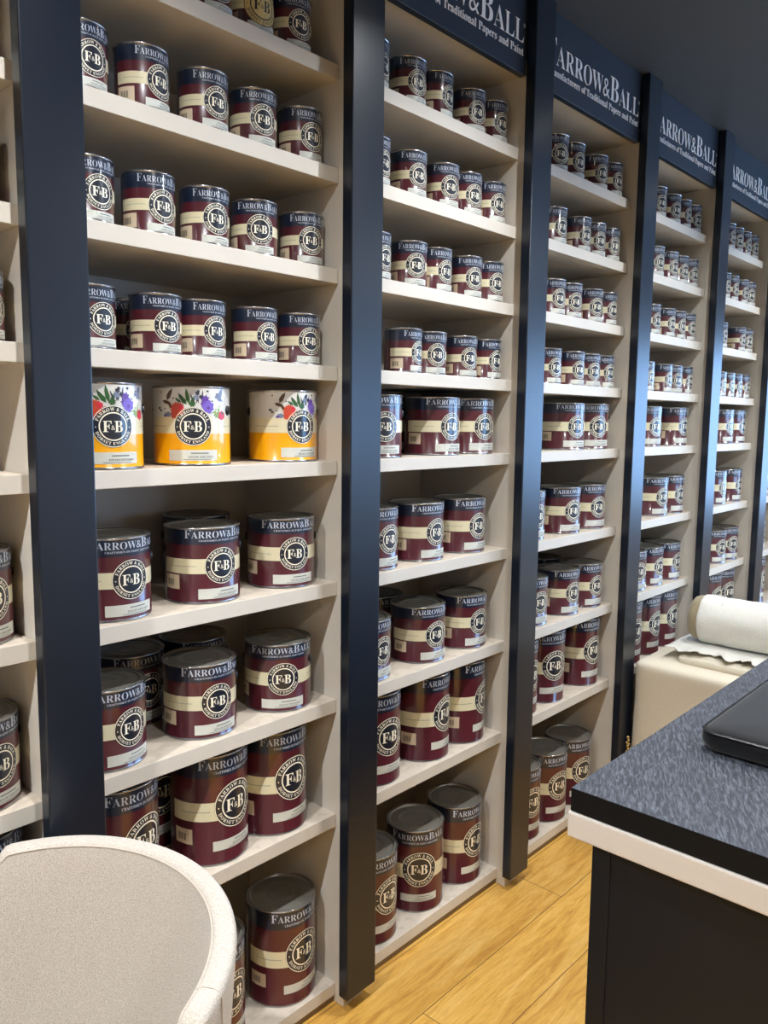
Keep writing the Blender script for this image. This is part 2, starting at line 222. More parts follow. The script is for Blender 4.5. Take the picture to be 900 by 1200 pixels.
# ------------------------------------------------------------------ serif lettering, drawn as outlines
GL = json.loads(r'''{"&":[625,[[495,339,476,302,450,262,422,229,326,339,398,399,438,458,451,521,443,568,421,609,386,641,341,662,287,669,228,662,180,641,143,608,120,565,112,512,123,455,151,401,189,354,136,320,91,283,57,243,36,200,28,153,37,101,62,57,99,22,146,-1,200,-9,265,0,336,32,416,93,494,0,620,0,482,160,529,220,567,281,593,339],[356,161,308,119,260,91,210,81,169,91,139,117,126,153,140,201,180,244,245,289],[208,521,218,554,244,577,282,586,322,577,350,552,360,516,353,482,327,446,271,405,242,438,218,478]]],"A":[650,[[-13,0,-13,27,5,29,21,35,35,45,48,60,60,82,73,111,307,694,334,693,572,129,612,51,625,38,641,30,660,27,660,0,341,0,341,27,386,32,413,45,422,68,406,121,376,197,154,197,117,105,113,88,111,72,119,47,143,32,184,27,190,27,190,0],[169,239,360,239,263,475]]],"B":[659,[[24,0,24,26,54,29,77,37,93,48,103,65,109,90,111,122,111,549,103,614,96,627,87,637,76,645,23,653,23,678,328,678,422,672,496,653,548,622,580,578,590,522,583,476,564,438,531,408,486,384,427,368,498,349,552,323,592,288,615,246,623,196,615,139,592,90,553,52,499,23,433,6,354,0],[271,375,280,375,328,378,365,389,392,406,410,431,420,467,424,514,421,555,414,589,401,614,382,632,356,642,322,646,302,645,288,640,280,633,275,621,272,604,271,582],[330,36,369,40,400,52,422,73,436,103,445,142,448,191,444,241,432,280,413,309,384,328,344,340,294,344,271,344,271,97,272,77,277,61,284,50,294,42,310,38]]],"C":[697,[[382,-16,318,-11,259,4,205,30,157,64,116,106,83,156,59,212,44,273,39,340,44,406,59,467,84,523,117,572,158,613,207,648,261,673,321,688,386,693,434,689,488,676,547,655,577,648,599,653,614,668,624,693,650,693,650,459,625,459,599,517,568,566,531,606,489,636,443,654,395,660,330,647,279,608,243,544,221,453,214,337,222,228,246,144,286,83,342,47,414,35,454,38,494,49,533,67,571,91,606,121,638,158,666,132,622,79,571,37,514,8,451,-10]]],"D":[738,[[30,0,30,26,58,29,79,35,94,44,103,59,108,81,110,111,110,557,108,592,101,618,91,635,74,645,51,651,22,653,22,678,330,678,440,668,532,639,604,590,655,523,687,439,697,339,683,217,640,122,568,54,469,14,340,0],[331,36,391,44,439,70,476,112,501,171,517,247,522,341,514,450,492,536,454,596,400,633,332,645,310,643,293,639,282,631,276,618,272,599,271,573,271,107,272,82,276,63,282,51,293,42,309,38]]],"E":[658,[[21,0,21,25,53,27,77,33,93,44,104,60,110,84,112,116,112,549,110,587,103,615,93,634,76,644,53,651,24,653,24,678,594,678,594,476,571,476,559,532,537,575,507,605,465,625,411,637,345,641,298,638,288,634,282,628,277,621,272,578,272,366,288,366,329,370,361,381,386,401,405,428,419,466,429,514,453,514,453,176,428,176,423,213,416,244,407,270,394,290,378,306,359,318,335,325,308,330,276,331,272,331,272,100,274,78,278,62,286,52,299,46,318,42,343,41,389,43,430,48,467,58,498,71,527,89,552,112,574,139,594,173,612,213,640,213,599,0]]],"F":[602,[[23,0,23,26,54,30,77,38,93,50,103,67,109,92,111,125,111,558,109,590,102,614,92,630,75,641,52,648,21,653,21,678,586,678,586,476,562,476,554,514,543,547,529,574,511,596,489,613,462,626,428,635,389,640,342,642,298,640,277,627,271,593,271,368,283,368,323,372,356,383,381,403,400,430,414,468,423,516,450,516,450,176,424,176,415,229,401,270,382,299,357,318,323,329,281,333,271,333,271,120,280,64,287,51,298,42,312,35,382,26,382,0]]],"G":[756,[[399,-15,330,-10,267,5,211,29,161,62,119,104,86,153,61,209,46,272,41,341,46,408,61,469,86,524,119,573,160,614,208,648,261,673,320,688,383,693,436,689,492,677,550,656,577,649,588,650,597,654,604,660,624,693,651,693,651,458,625,458,609,497,591,532,569,564,545,592,518,615,490,635,460,649,430,657,398,660,333,647,282,609,246,544,224,455,217,339,223,243,240,163,268,101,306,55,354,28,410,19,444,21,470,29,489,41,500,57,508,79,510,106,510,190,508,218,501,239,490,254,472,263,446,269,410,271,410,295,745,295,745,271,716,269,694,263,680,254,671,240,666,219,664,191,664,43,576,11,488,-9]]],"I":[388,[[20,0,20,26,50,31,74,38,91,48,103,63,110,84,112,112,112,576,110,603,104,623,94,637,78,645,53,650,20,653,20,678,364,678,364,653,332,650,308,645,292,637,281,623,274,603,272,576,272,115,279,66,285,55,294,46,307,39,366,26,366,0]]],"L":[635,[[23,0,23,26,54,29,77,36,93,47,103,64,109,88,111,120,111,564,109,594,103,617,93,633,77,643,54,650,24,653,24,678,372,678,372,653,310,646,297,640,287,631,280,620,271,564,271,123,276,70,281,59,288,52,298,47,348,41,393,43,434,49,469,59,499,74,527,93,551,119,572,149,591,187,609,230,636,230,598,0]]],"M":[944,[[21,0,21,26,51,29,75,36,92,47,103,63,110,87,112,118,112,569,105,619,99,629,90,637,79,644,22,653,22,678,275,678,472,212,669,678,919,678,919,653,890,649,868,641,853,630,842,614,836,592,834,563,834,127,841,64,847,51,855,41,866,35,918,26,918,0,589,0,589,26,644,37,655,44,664,53,670,66,677,124,677,594,429,0,402,0,157,579,157,119,159,85,166,60,178,44,196,34,220,28,252,26,252,0]]],"N":[735,[[600,-16,159,521,159,117,161,86,167,62,177,46,192,36,216,29,248,26,248,0,27,0,27,26,81,35,92,41,100,50,106,62,113,117,113,578,54,645,27,653,27,678,233,678,582,251,582,562,575,617,569,628,560,636,549,643,493,653,493,678,714,678,714,653,683,650,660,643,645,633,636,616,630,593,628,561,628,-16]]],"O":[782,[[388,-16,340,-13,294,-4,251,11,211,31,174,56,141,86,111,120,87,158,67,199,53,243,44,290,41,339,44,388,53,434,67,479,87,520,111,557,141,592,175,621,212,647,254,667,298,682,345,691,395,694,443,691,489,682,532,668,572,648,609,623,642,594,671,560,696,522,716,481,730,436,739,389,742,339,739,290,730,243,716,199,695,158,671,120,641,86,607,56,570,31,529,11,484,-4,437,-13],[394,18,456,31,503,69,538,134,558,223,565,339,560,436,544,516,518,579,482,624,438,651,387,660,325,647,278,609,243,544,223,455,216,339,221,243,237,163,264,100,300,54,343,27]]],"P":[622,[[23,0,23,26,54,29,77,36,93,47,103,64,109,88,111,120,111,564,109,593,103,615,93,631,77,642,54,649,24,653,24,678,318,678,395,675,456,668,500,655,532,638,558,617,580,592,596,563,606,530,609,494,602,441,581,396,546,358,497,329,435,312,360,306,271,306,271,120,273,88,279,64,289,47,305,36,329,29,360,26,360,0],[271,342,300,342,345,346,379,357,405,376,421,404,432,442,435,490,432,537,424,576,410,605,388,626,359,638,322,642,304,641,291,637,282,631,276,622,272,609,271,593]]],"R":[704,[[23,0,23,26,54,29,77,36,93,47,103,64,109,88,111,120,111,564,109,593,103,615,93,631,77,642,54,649,24,653,24,678,323,678,415,673,489,658,547,634,588,599,613,554,621,498,615,452,597,412,566,379,524,353,469,333,643,75,674,38,684,31,697,27,712,26,715,26,715,0,504,0,300,316,271,316,271,120,273,88,279,64,289,47,305,36,329,29,360,26,360,0],[271,348,303,348,350,352,388,364,417,385,436,414,448,452,452,500,447,551,433,591,410,619,376,636,334,642,311,641,293,636,282,629,276,617,272,599,271,574]]],"S":[581,[[64,-16,64,235,93,235,112,169,136,115,166,74,202,45,244,28,293,22,328,26,358,36,383,54,401,76,411,103,415,133,406,174,379,209,335,238,242,284,189,313,147,344,115,376,92,411,79,450,74,494,77,533,86,568,100,600,120,627,143,650,172,669,203,683,238,691,275,694,342,687,420,667,434,664,446,662,461,666,471,676,477,694,505,694,505,475,480,475,469,511,455,543,437,573,417,599,394,621,370,639,343,652,317,659,289,662,257,659,230,650,208,635,191,615,181,592,178,566,181,541,190,520,204,501,224,484,250,467,281,451,377,406,415,387,447,367,473,347,493,326,509,303,521,280,529,255,533,228,535,198,532,157,521,120,505,86,481,56,453,32,418,12,378,-3,334,-12,286,-15,236,-12,187,1,147,14,126,18,103,11,91,-16]]],"T":[630,[[137,0,137,26,169,28,194,35,212,46,223,63,230,88,232,120,232,645,222,645,173,640,131,625,97,601,71,567,53,524,43,473,16,473,16,678,611,678,611,472,586,472,573,534,548,583,511,617,462,638,400,645,392,645,392,120,394,87,401,62,412,45,429,34,454,28,488,26,488,0]]],"U":[733,[[369,-19,286,-12,219,8,170,43,136,91,116,154,109,231,109,564,107,593,101,615,91,631,75,642,52,649,22,653,22,678,358,678,358,653,302,643,290,637,281,629,275,618,269,564,269,208,273,154,284,110,303,77,329,52,365,38,409,33,472,41,521,66,556,106,577,164,584,237,584,563,582,592,576,615,565,631,548,641,523,649,489,653,489,678,706,678,706,653,679,648,658,639,645,628,636,612,631,590,629,563,629,270,622,176,601,102,566,48,515,11,450,-12]]],"W":[910,[[254,-16,48,585,23,636,11,645,-4,651,-23,653,-23,678,269,678,269,653,223,643,215,635,211,625,209,611,220,555,332,228,448,525,426,594,418,615,409,630,398,640,384,646,365,650,341,653,341,678,654,678,654,653,616,649,593,635,585,613,594,575,706,247,805,550,817,605,815,621,810,633,801,641,788,647,771,651,749,653,749,678,929,678,929,653,911,648,897,639,885,627,856,565,664,-16,637,-16,470,460,283,-16]]],"a":[512,[[379,-15,337,-8,310,15,298,52,250,16,198,-6,142,-13,110,-10,82,0,60,17,43,39,33,65,30,94,37,135,59,172,95,203,146,230,213,257,296,283,296,359,294,385,288,405,278,421,264,431,244,438,220,440,184,436,162,426,155,408,169,382,177,369,181,356,183,344,181,327,174,313,164,301,149,291,133,286,115,284,96,286,80,292,67,303,57,316,51,333,49,352,52,375,60,395,73,415,92,432,114,446,141,458,171,467,205,472,241,474,305,470,356,457,392,435,416,404,431,363,436,313,436,93,439,59,453,51,477,62,490,41,456,10,419,-9],[225,50,259,61,296,94,296,252,229,225,189,183,176,125,181,83,198,58]]],"c":[437,[[232,-15,195,-12,161,-1,129,16,100,39,76,68,56,101,41,139,32,179,29,223,32,270,43,313,60,353,82,388,110,417,143,442,179,460,218,471,260,475,305,472,342,461,373,444,395,421,409,395,413,365,411,348,406,333,397,321,384,311,369,306,352,304,319,312,299,335,292,373,293,389,294,404,289,425,275,438,252,442,221,435,198,416,181,383,170,338,167,279,171,212,183,157,204,114,232,82,265,63,304,57,339,63,372,79,404,107,424,90,369,32,305,-3]]],"d":[551,[[208,-15,175,-12,144,-1,116,16,90,38,69,66,52,99,39,136,32,176,29,219,32,268,40,313,54,354,72,389,94,419,121,443,151,460,183,471,217,474,261,468,299,449,332,417,332,597,330,616,325,630,316,641,303,648,285,652,262,654,262,678,475,678,475,112,476,90,479,73,484,61,492,52,506,45,526,41,526,16,469,13,404,2,332,-15,332,58,300,17,258,-7],[255,42,270,44,285,51,301,62,314,76,325,93,332,113,332,360,327,376,319,390,307,402,292,411,276,416,259,418,231,413,209,397,194,372,183,335,177,287,175,228,177,171,183,123,193,87,208,62,229,47]]],"e":[448,[[229,-15,192,-12,157,-1,126,16,98,39,74,68,55,102,41,142,32,186,29,234,32,279,41,320,56,358,76,391,101,420,130,443,162,460,197,471,234,474,287,468,333,449,371,417,399,374,415,321,421,258,421,247,174,247,180,181,195,129,219,92,253,70,297,63,335,70,370,92,402,128,424,108,370,40,305,-1],[173,286,300,286,300,320,299,358,294,389,288,413,277,429,261,439,240,442,203,427,180,380,173,303]]],"f":[318,[[22,0,22,24,59,33,74,52,78,109,78,412,24,412,24,462,78,462,78,526,83,575,99,616,126,649,162,673,206,687,259,692,298,689,331,679,357,664,376,643,388,620,392,595,390,575,384,559,375,546,363,537,349,531,334,529,317,531,303,535,291,544,282,554,277,567,275,582,287,626,292,635,294,644,291,653,282,658,268,660,250,658,237,651,229,640,220,581,220,462,303,462,303,412,220,412,220,97,222,70,227,51,235,38,249,30,269,26,297,24,297,0]]],"i":[295,[[150,539,130,541,112,549,97,561,85,576,77,594,75,614,77,634,85,652,97,668,112,680,130,688,150,690,170,688,188,680,204,668,215,652,223,634,225,614,223,594,215,576,203,561,187,549,170,541],[27,0,27,24,45,26,58,31,68,38,73,48,77,63,78,83,78,375,77,397,74,413,70,424,61,431,48,435,30,437,31,462,221,462,221,83,222,64,225,50,230,39,238,32,251,27,268,24,268,0]]],"l":[297,[[27,0,27,24,45,26,58,31,68,38,73,48,77,63,78,83,78,592,70,639,62,647,49,652,30,654,30,678,221,678,221,83,222,64,225,50,230,39,238,32,251,27,268,24,268,0]]],"n":[567,[[27,0,27,24,44,26,58,31,67,38,73,49,77,64,78,83,78,377,77,396,74,411,68,423,59,431,46,436,28,438,28,462,220,462,220,398,260,440,308,466,362,474,409,468,445,449,471,417,487,372,492,315,492,83,493,64,496,49,502,39,511,31,524,26,541,24,541,0,301,0,301,24,308,24,331,31,345,50,350,83,350,323,341,384,333,395,320,402,302,404,272,398,245,380,220,350,220,83,221,64,224,49,230,39,238,31,251,26,268,24,268,0]]],"o":[501,[[251,-15,209,-11,170,-1,135,17,103,41,77,70,56,105,40,143,31,185,28,229,31,275,40,317,56,356,77,390,103,419,135,443,170,460,208,471,250,474,292,471,330,460,365,443,396,420,422,391,444,357,459,318,469,276,472,229,469,183,459,141,444,102,422,68,396,39,366,16,331,-1,293,-12],[251,17,276,22,296,35,311,58,324,121,327,229,325,307,319,365,309,403,295,426,275,440,251,445,225,440,205,426,191,403,182,365,176,307,174,230,178,122,191,58,206,35,226,22]]],"p":[553,[[26,-207,26,-184,60,-175,75,-150,78,-95,78,362,77,389,74,409,69,422,61,429,47,435,29,439,29,462,213,462,213,391,247,438,291,466,343,475,377,472,408,461,436,444,461,421,482,393,499,360,511,322,519,282,521,238,518,191,511,148,498,108,481,72,459,42,434,18,404,-1,373,-11,338,-15,292,-8,253,13,220,48,220,-86,226,-147,231,-159,239,-169,249,-175,294,-183,294,-207],[291,42,319,47,340,62,356,88,367,125,374,172,376,230,374,286,368,332,359,369,345,394,324,409,296,414,267,407,242,386,220,350,220,102,238,69,262,49]]],"r":[428,[[27,0,27,24,45,26,58,31,68,38,73,48,77,63,78,83,78,375,77,397,74,414,69,425,61,431,48,435,30,437,31,462,217,462,217,375,235,405,256,429,279,449,302,463,325,471,347,474,373,472,394,464,410,453,422,437,429,418,431,396,429,378,423,362,414,349,401,339,386,333,369,331,353,332,340,337,331,344,308,372,301,380,292,385,281,387,267,384,254,375,241,360,230,339,224,315,222,286,222,83,224,63,228,48,237,38,249,31,269,26,294,24,294,0]]],"s":[429,[[225,-15,197,-12,164,-5,129,9,109,13,95,10,84,1,76,-13,53,-13,53,157,79,157,91,118,107,85,129,58,154,38,181,26,209,22,232,24,251,30,266,40,277,53,284,68,286,87,280,113,262,136,232,156,159,193,127,211,101,231,81,252,67,275,58,300,55,328,60,368,73,403,97,433,128,456,165,470,210,475,247,471,296,458,307,456,317,454,327,456,336,463,343,475,363,475,363,330,340,330,328,363,312,391,293,413,271,428,247,438,222,441,202,439,186,434,173,426,164,414,158,401,156,386,158,371,163,358,172,346,218,315,285,282,316,265,341,246,360,226,373,202,380,174,383,141,378,96,364,58,340,27,307,4,269,-10]]],"t":[340,[[184,-14,148,-11,119,-1,98,16,84,39,75,69,72,106,72,415,30,415,30,446,131,550,192,631,215,631,215,462,309,462,309,415,215,415,215,122,223,76,229,67,238,62,250,60,272,66,291,83,307,111,331,98,294,36,245,-2]]],"u":[558,[[195,-15,153,-10,121,3,97,26,81,57,71,96,68,144,68,369,67,390,64,407,59,421,50,430,36,436,17,438,17,462,211,462,211,110,213,94,217,80,225,69,235,60,248,55,263,53,292,58,318,73,340,98,340,369,339,392,335,409,329,422,319,430,303,436,282,438,282,462,482,462,482,104,483,84,487,68,493,58,503,51,517,46,536,44,536,19,478,15,412,4,340,-15,340,60,322,38,301,20,277,5,251,-6,224,-13]]]}''')
_tcache = {}
def text_mesh(items, offset=0.0, extrude=0.0):
    """items: [(char, x, y, size_x, size_y, angle)] -> mesh in XY"""
    cu = bpy.data.curves.new('t', 'CURVE'); cu.dimensions = '2D'; cu.fill_mode = 'FRONT' if not extrude else 'BOTH'; cu.extrude = extrude; cu.offset = offset
    for ch, x, y, sx, sy, an in items:
        if ch == ' ': continue
        c, s = math.cos(an), math.sin(an)
        for pts in GL[ch][1]:
            n = len(pts) // 2; sp = cu.splines.new('POLY'); sp.points.add(n - 1); sp.use_cyclic_u = True
            for i in range(n):
                px, py = pts[2 * i] / 1000 * sx, pts[2 * i + 1] / 1000 * sy
                sp.points[i].co = (x + px * c - py * s, y + px * s + py * c, 0, 1)
    o = bpy.data.objects.new('t', cu); COL.objects.link(o)
    bpy.context.view_layer.update()
    me = bpy.data.meshes.new_from_object(o.evaluated_get(bpy.context.evaluated_depsgraph_get()))
    bpy.data.objects.remove(o); bpy.data.curves.remove(cu)
    return me
def line_items(text, x0, width, y, size, small=1.0, anchor='l'):
    """a line fitted to WIDTH; capitals that start a word keep SIZE, the rest are SMALL of it"""
    sizes = []
    prev = ' '
    for ch in text:
        sizes.append(size if (prev in ' &' and ch != '&') or small == 1 or not ch.isupper() and ch != '&' else size * small); prev = ch
    adv = [(0.3 if ch == ' ' else GL[ch][0] / 1000) * s for ch, s in zip(text, sizes)]
    k = width / sum(adv); x = x0; out = []
    for ch, s, a in zip(text, sizes, adv):
        out.append((ch, x, y, s * k, s, 0)); x += a * k
    return out
def circle_items(text, rad, size, centre, bottom=False, spread=None):
    adv = [(0.3 if ch == ' ' else GL[ch][0] / 1000) * size for ch in text]; tot = sum(adv); out = []
    k = spread * rad / tot if spread else 1
    s = -tot * k / 2
    for ch, a in zip(text, adv):
        m = (s + a * k / 2) / rad
        if not bottom:
            an = -m; x, y = rad * math.sin(m), rad * math.cos(m)
            out.append((ch, x - a / 2 * math.cos(an), y - a / 2 * math.sin(an), size, size, an))
        else:
            an = m; R = rad + size * .68; x, y = R * math.sin(m), -R * math.cos(m)
            out.append((ch, x - a / 2 * math.cos(an), y - a / 2 * math.sin(an), size, size, an))
        s += a * k
    return [(c, x, y + centre, sx, sy, an) for c, x, y, sx, sy, an in out]
def bm_add_mesh(bm, me, mi=0, lift=0.0):
    n0 = len(bm.faces); v0 = len(bm.verts)
    bm.from_mesh(me); bm.faces.ensure_lookup_table(); bm.verts.ensure_lookup_table()
    for f in bm.faces[n0:]: f.material_index = mi
    for v in bm.verts[v0:]: v.co.z += lift
    bpy.data.meshes.remove(me)
def bm_quad(bm, x0, x1, y0, y1, lift, mi):
    vv = [bm.verts.new(c) for c in ((x0, y0, lift), (x1, y0, lift), (x1, y1, lift), (x0, y1, lift))]
    f = bm.faces.new(vv); f.material_index = mi
def bm_disc(bm, cx, cy, r0, r1, lift, mi, n=40, sy=1.0):
    a_ = [2 * PI * k / n for k in range(n)]
    out = [bm.verts.new((cx + r1 * math.cos(a), cy + r1 * sy * math.sin(a), lift)) for a in a_]
    if r0 <= 0:
        f = bm.faces.new(out); f.material_index = mi; return
    inn = [bm.verts.new((cx + r0 * math.cos(a), cy + r0 * sy * math.sin(a), lift)) for a in a_]
    for k in range(n):
        f = bm.faces.new((inn[k], out[k], out[(k + 1) % n], inn[(k + 1) % n])); f.material_index = mi
def bm_poly(bm, pts, lift, mi):
    f = bm.faces.new([bm.verts.new((x, y, lift)) for x, y in pts]); f.material_index = mi
    if f.normal.z < 0: pass
def wrap(bm, r, step=.09):
    """bend a flat drawing (x along the arc, y up, z lift) round a tin of radius r, front to -Y"""
    xs = [v.co.x for v in bm.verts]; x = math.floor(min(xs) / (r * step)) * r * step
    while x < max(xs):
        bmesh.ops.bisect_plane(bm, geom=bm.verts[:] + bm.edges[:] + bm.faces[:], plane_co=(x, 0, 0), plane_no=(1, 0, 0), dist=1e-7); x += r * step
    bmesh.ops.triangulate(bm, faces=[f for f in bm.faces if len(f.verts) > 4])
    for v in bm.verts:
        a = v.co.x / r; R = r + v.co.z
        v.co = Vector((R * math.sin(a), -R * math.cos(a), v.co.y))
    bm.normal_update()
    for f in bm.faces:
        c = f.calc_center_median()
        if f.normal.x * c.x + f.normal.y * c.y < 0: f.normal_flip()

# ------------------------------------------------------------------ the setting
CEIL = 3.385
def struct(o): o['kind'] = 'structure'; return o
X0, X1, Y0, Y1 = -3.2, 8.6, -6.2, .52
struct(box_obj('floor', (X0 - .2, Y0 - .2, -FZ - .1), (X1 + .2, Y1 + .2, -FZ), 'oak', bev=0))
struct(box_obj('ceiling', (X0 - .2, Y0 - .2, CEIL), (X1 + .2, Y1 + .2, CEIL + .12), 'navy_wall', bev=0))
struct(box_obj('wall_back', (X0 - .2, Y1, -FZ), (X1 + .2, Y1 + .15, CEIL), 'navy_wall', bev=0))
struct(box_obj('wall_left', (X0 - .2, Y0, -FZ), (X0, Y1, CEIL), 'room_wall', bev=0))
def window_wall(name, fixed, horiz0, horiz1, w0, w1, z0, z1, axis, wn):
    def q(a, b, c): return (a, b, c) if axis == 'x' else (b, a, c)
    lo, hi = fixed
    bm = bmesh.new()
    for h0, h1, a, b in ((horiz0, w0, -FZ, CEIL), (w1, horiz1, -FZ, CEIL), (w0, w1, -FZ, z0), (w0, w1, z1, CEIL)):
        P, Q = W(*q(h0, lo, a)), W(*q(h1, hi, b)); box(bm, P[0], Q[0], P[1], Q[1], P[2], Q[2])
    struct(bm_obj(name, bm, 'room_wall'))
    bm = bmesh.new(); t = .05; m_ = (lo + hi) / 2
    cells = [(w0, w0 + t, z0, z1), (w1 - t, w1, z0, z1), (w0 + t, w1 - t, z0, z0 + t), (w0 + t, w1 - t, z1 - t, z1)] + [(w0 + (w1 - w0) * k / 3 - t / 2, w0 + (w1 - w0) * k / 3 + t / 2, z0 + t, z1 - t) for k in (1, 2)]
    for h0, h1, a, b in cells:
        P, Q = W(*q(h0, m_ - .03, a)), W(*q(h1, m_ + .03, b)); box(bm, P[0], Q[0], P[1], Q[1], P[2], Q[2])
    struct(bm_obj(wn, bm, 'navy'))
window_wall('wall_front', (Y0 - .2, Y0), X0 - .2, X1 + .2, WF[1], WF[2], WF[3], WF[4], 'x', 'fill_window')  # this wall's window is added to throw fill light into the bays
window_wall('wall_right', (X1, X1 + .2), Y0, Y1, WIN[1], WIN[2], WIN[3], WIN[4], 'y', 'window_1')
# ------------------------------------------------------------------ shelving
PW, PD, PY, SXR, TH = 0.14181, 0.08322, 0.04041, 0.02372, 0.04588
ZS = [2.818, 2.5124, 2.2061, 1.9006, 1.5978, 1.1964, 0.7923, 0.3845, -0.2447]
DEPTH = .50; ZSIGN = 3.085
BAYNAME = {0: 'cut-off bay', 1: 'widest bay', 2: 'second bay', 3: 'third bay', 4: 'fourth bay', 5: 'fifth bay', 6: 'farthest bay'}
UNITLAB = {0: 'taupe shelving unit cut off by the photo edge behind the chair', 1: 'widest taupe shelving unit, the one holding the three yellow tins',
           2: 'taupe shelving unit just beyond the yellow tins, second widest in view', 3: 'taupe shelving unit behind the corner of the slate table, mid row',
           4: 'taupe shelving unit rising behind the white bolster roll end', 5: 'narrow taupe shelving unit behind the bolster, second farthest',
           6: 'farthest taupe shelving unit, only a thin strip showing'}
for b in range(0, 7):
    u = thing('shelving_unit', UNITLAB[b], 'shelving', W(b - .5, 0, -FZ), 0, 'taupe paint shelving units')
    ox, oy, oz = u.location
    def part(name, a, c, m, bev=.0015):
        o = box_obj(name, a, c, m, u, bev); o.data.transform(Matrix.Translation((-ox, -oy, -oz))); return o
    xl, xr = b - 1 + PW - SXR, b + SXR
    for s in (0, 1):
        xa, xb = ((xl - .0465, xl) if s == 0 else (xr, xr + .0465))
        part('side_panel', (xa, -PY, -FZ), (xb, DEPTH, ZSIGN + .06), 'taupe')
    part('back_panel', (xl, DEPTH - .02, -FZ + .01), (xr, DEPTH, ZSIGN + .06), 'taupe')
    for k, zk in enumerate(ZS):
        o = part('shelf', (xl, 0, zk - TH), (xr, DEPTH - .02, zk), 'taupe', .0012); o.data.materials.append(M['shelf'])
        for f in o.data.polygons:
            if f.normal.z > .9: f.material_index = 1
    part('shadow_strip', (xl, .006, -FZ), (xr, .03, ZS[8] - TH), 'floor_shadow')  # dark strip standing in for the shadowed floor below the lowest shelf
    part('top_board', (xl, -.012, ZSIGN), (xr, DEPTH - .02, ZSIGN + .045), 'taupe')
POSTLAB = {0: 'wide dark navy post standing directly behind the boucle chair', 1: 'dark navy post beside the yellow tins, its foot on the open floor',
           2: 'blue-grey navy post whose foot is nearest the slate table corner', 3: 'blue-lit navy post rising behind the left end of the linen block',
           4: 'bright blue-lit navy post rising behind the white bolster roll', 5: 'slim navy post at the photo edge above the bolster', 6: 'navy post closing the farthest shelving bay', -1: 'navy post outside the photo beyond the cut-off bay'}
for i in range(0, 7):
    bm = bmesh.new(); p, q = W(i, -PD, -0.26228), W(i + PW, -PY, CEIL)
    box(bm, p[0], q[0], p[1], q[1], p[2], q[2] - .001, .003)
    o = bm_obj('pilaster', bm, 'navy')
    tag(o, POSTLAB[i], 'post', 'navy posts between the bays')

def sign(i):
    """fascia sign over bay i (between posts i-1 and i)"""
    u = thing('fascia_sign', SIGNLAB[i], 'sign', W(i - .5, -.04, ZSIGN), 0, 'navy fascia signs over the bays')
    def loc(o): o.data.transform(Matrix.Translation(-Vector(u.location))); return o
    o = loc(box_obj('sign_board', (i - 1 + PW, -.04, 3.073), (i, -.013, CEIL), 'navy_sign', u, .001))
    for nm, items, off in (('brand_lettering', line_items('FARROW&BALL', (i - .862) * S, .84 * S, (3.184 + FZ) * S, .152 * S, .775), -.0011),
                      ('tagline_lettering', line_items('Manufacturers of Traditional Papers and Paint', (i - .835) * S, .812 * S, (3.139 + FZ) * S, .042 * S), -.0003)):
        me = text_mesh(items, off, .0008)
        me.transform(Matrix.Translation((0, -.04 * S - .0009, 0)) @ Matrix.Rotation(PI / 2, 4, 'X'))
        me.transform(Matrix.Translation(-Vector(u.location)))
        if nm == 'brand_lettering':
            bm = bmesh.new(); bm.from_mesh(me)
            bm2 = bmesh.new(); bm_disc(bm2, 0, 0, .0042, .0055, 0, 0, 20); bm_disc(bm2, 0, 0, 0, .0022, 0, 0, 12)
            bmesh.ops.rotate(bm2, verts=bm2.verts, matrix=Matrix.Rotation(PI / 2, 3, 'X'))
            bmesh.ops.translate(bm2, verts=bm2.verts, vec=Vector(((i - .022) * S, -.04 * S - .0012, (3.25 + FZ) * S)) - Vector(u.location))
            t_ = bpy.data.meshes.new('x'); bm2.to_mesh(t_); bm.from_mesh(t_); bm2.free(); bpy.data.meshes.remove(t_); bm.to_mesh(me); bm.free()
        finish(nm, me, 'white_text', u)
SIGNLAB = {1: 'navy sign above the widest bay, mostly out of the photo', 2: 'navy sign above the second bay reading only BALL in white',
           3: 'navy sign with white lettering starting ARROW, nearest complete one', 4: 'navy sign with white lettering, between the nearest complete and last ones',
           5: 'navy sign cut by the photo edge, farthest white lettering', 0: 'navy sign above the bay cut off behind the chair', 6: 'navy sign above the farthest bay'}
for i in range(1, 7): sign(i)

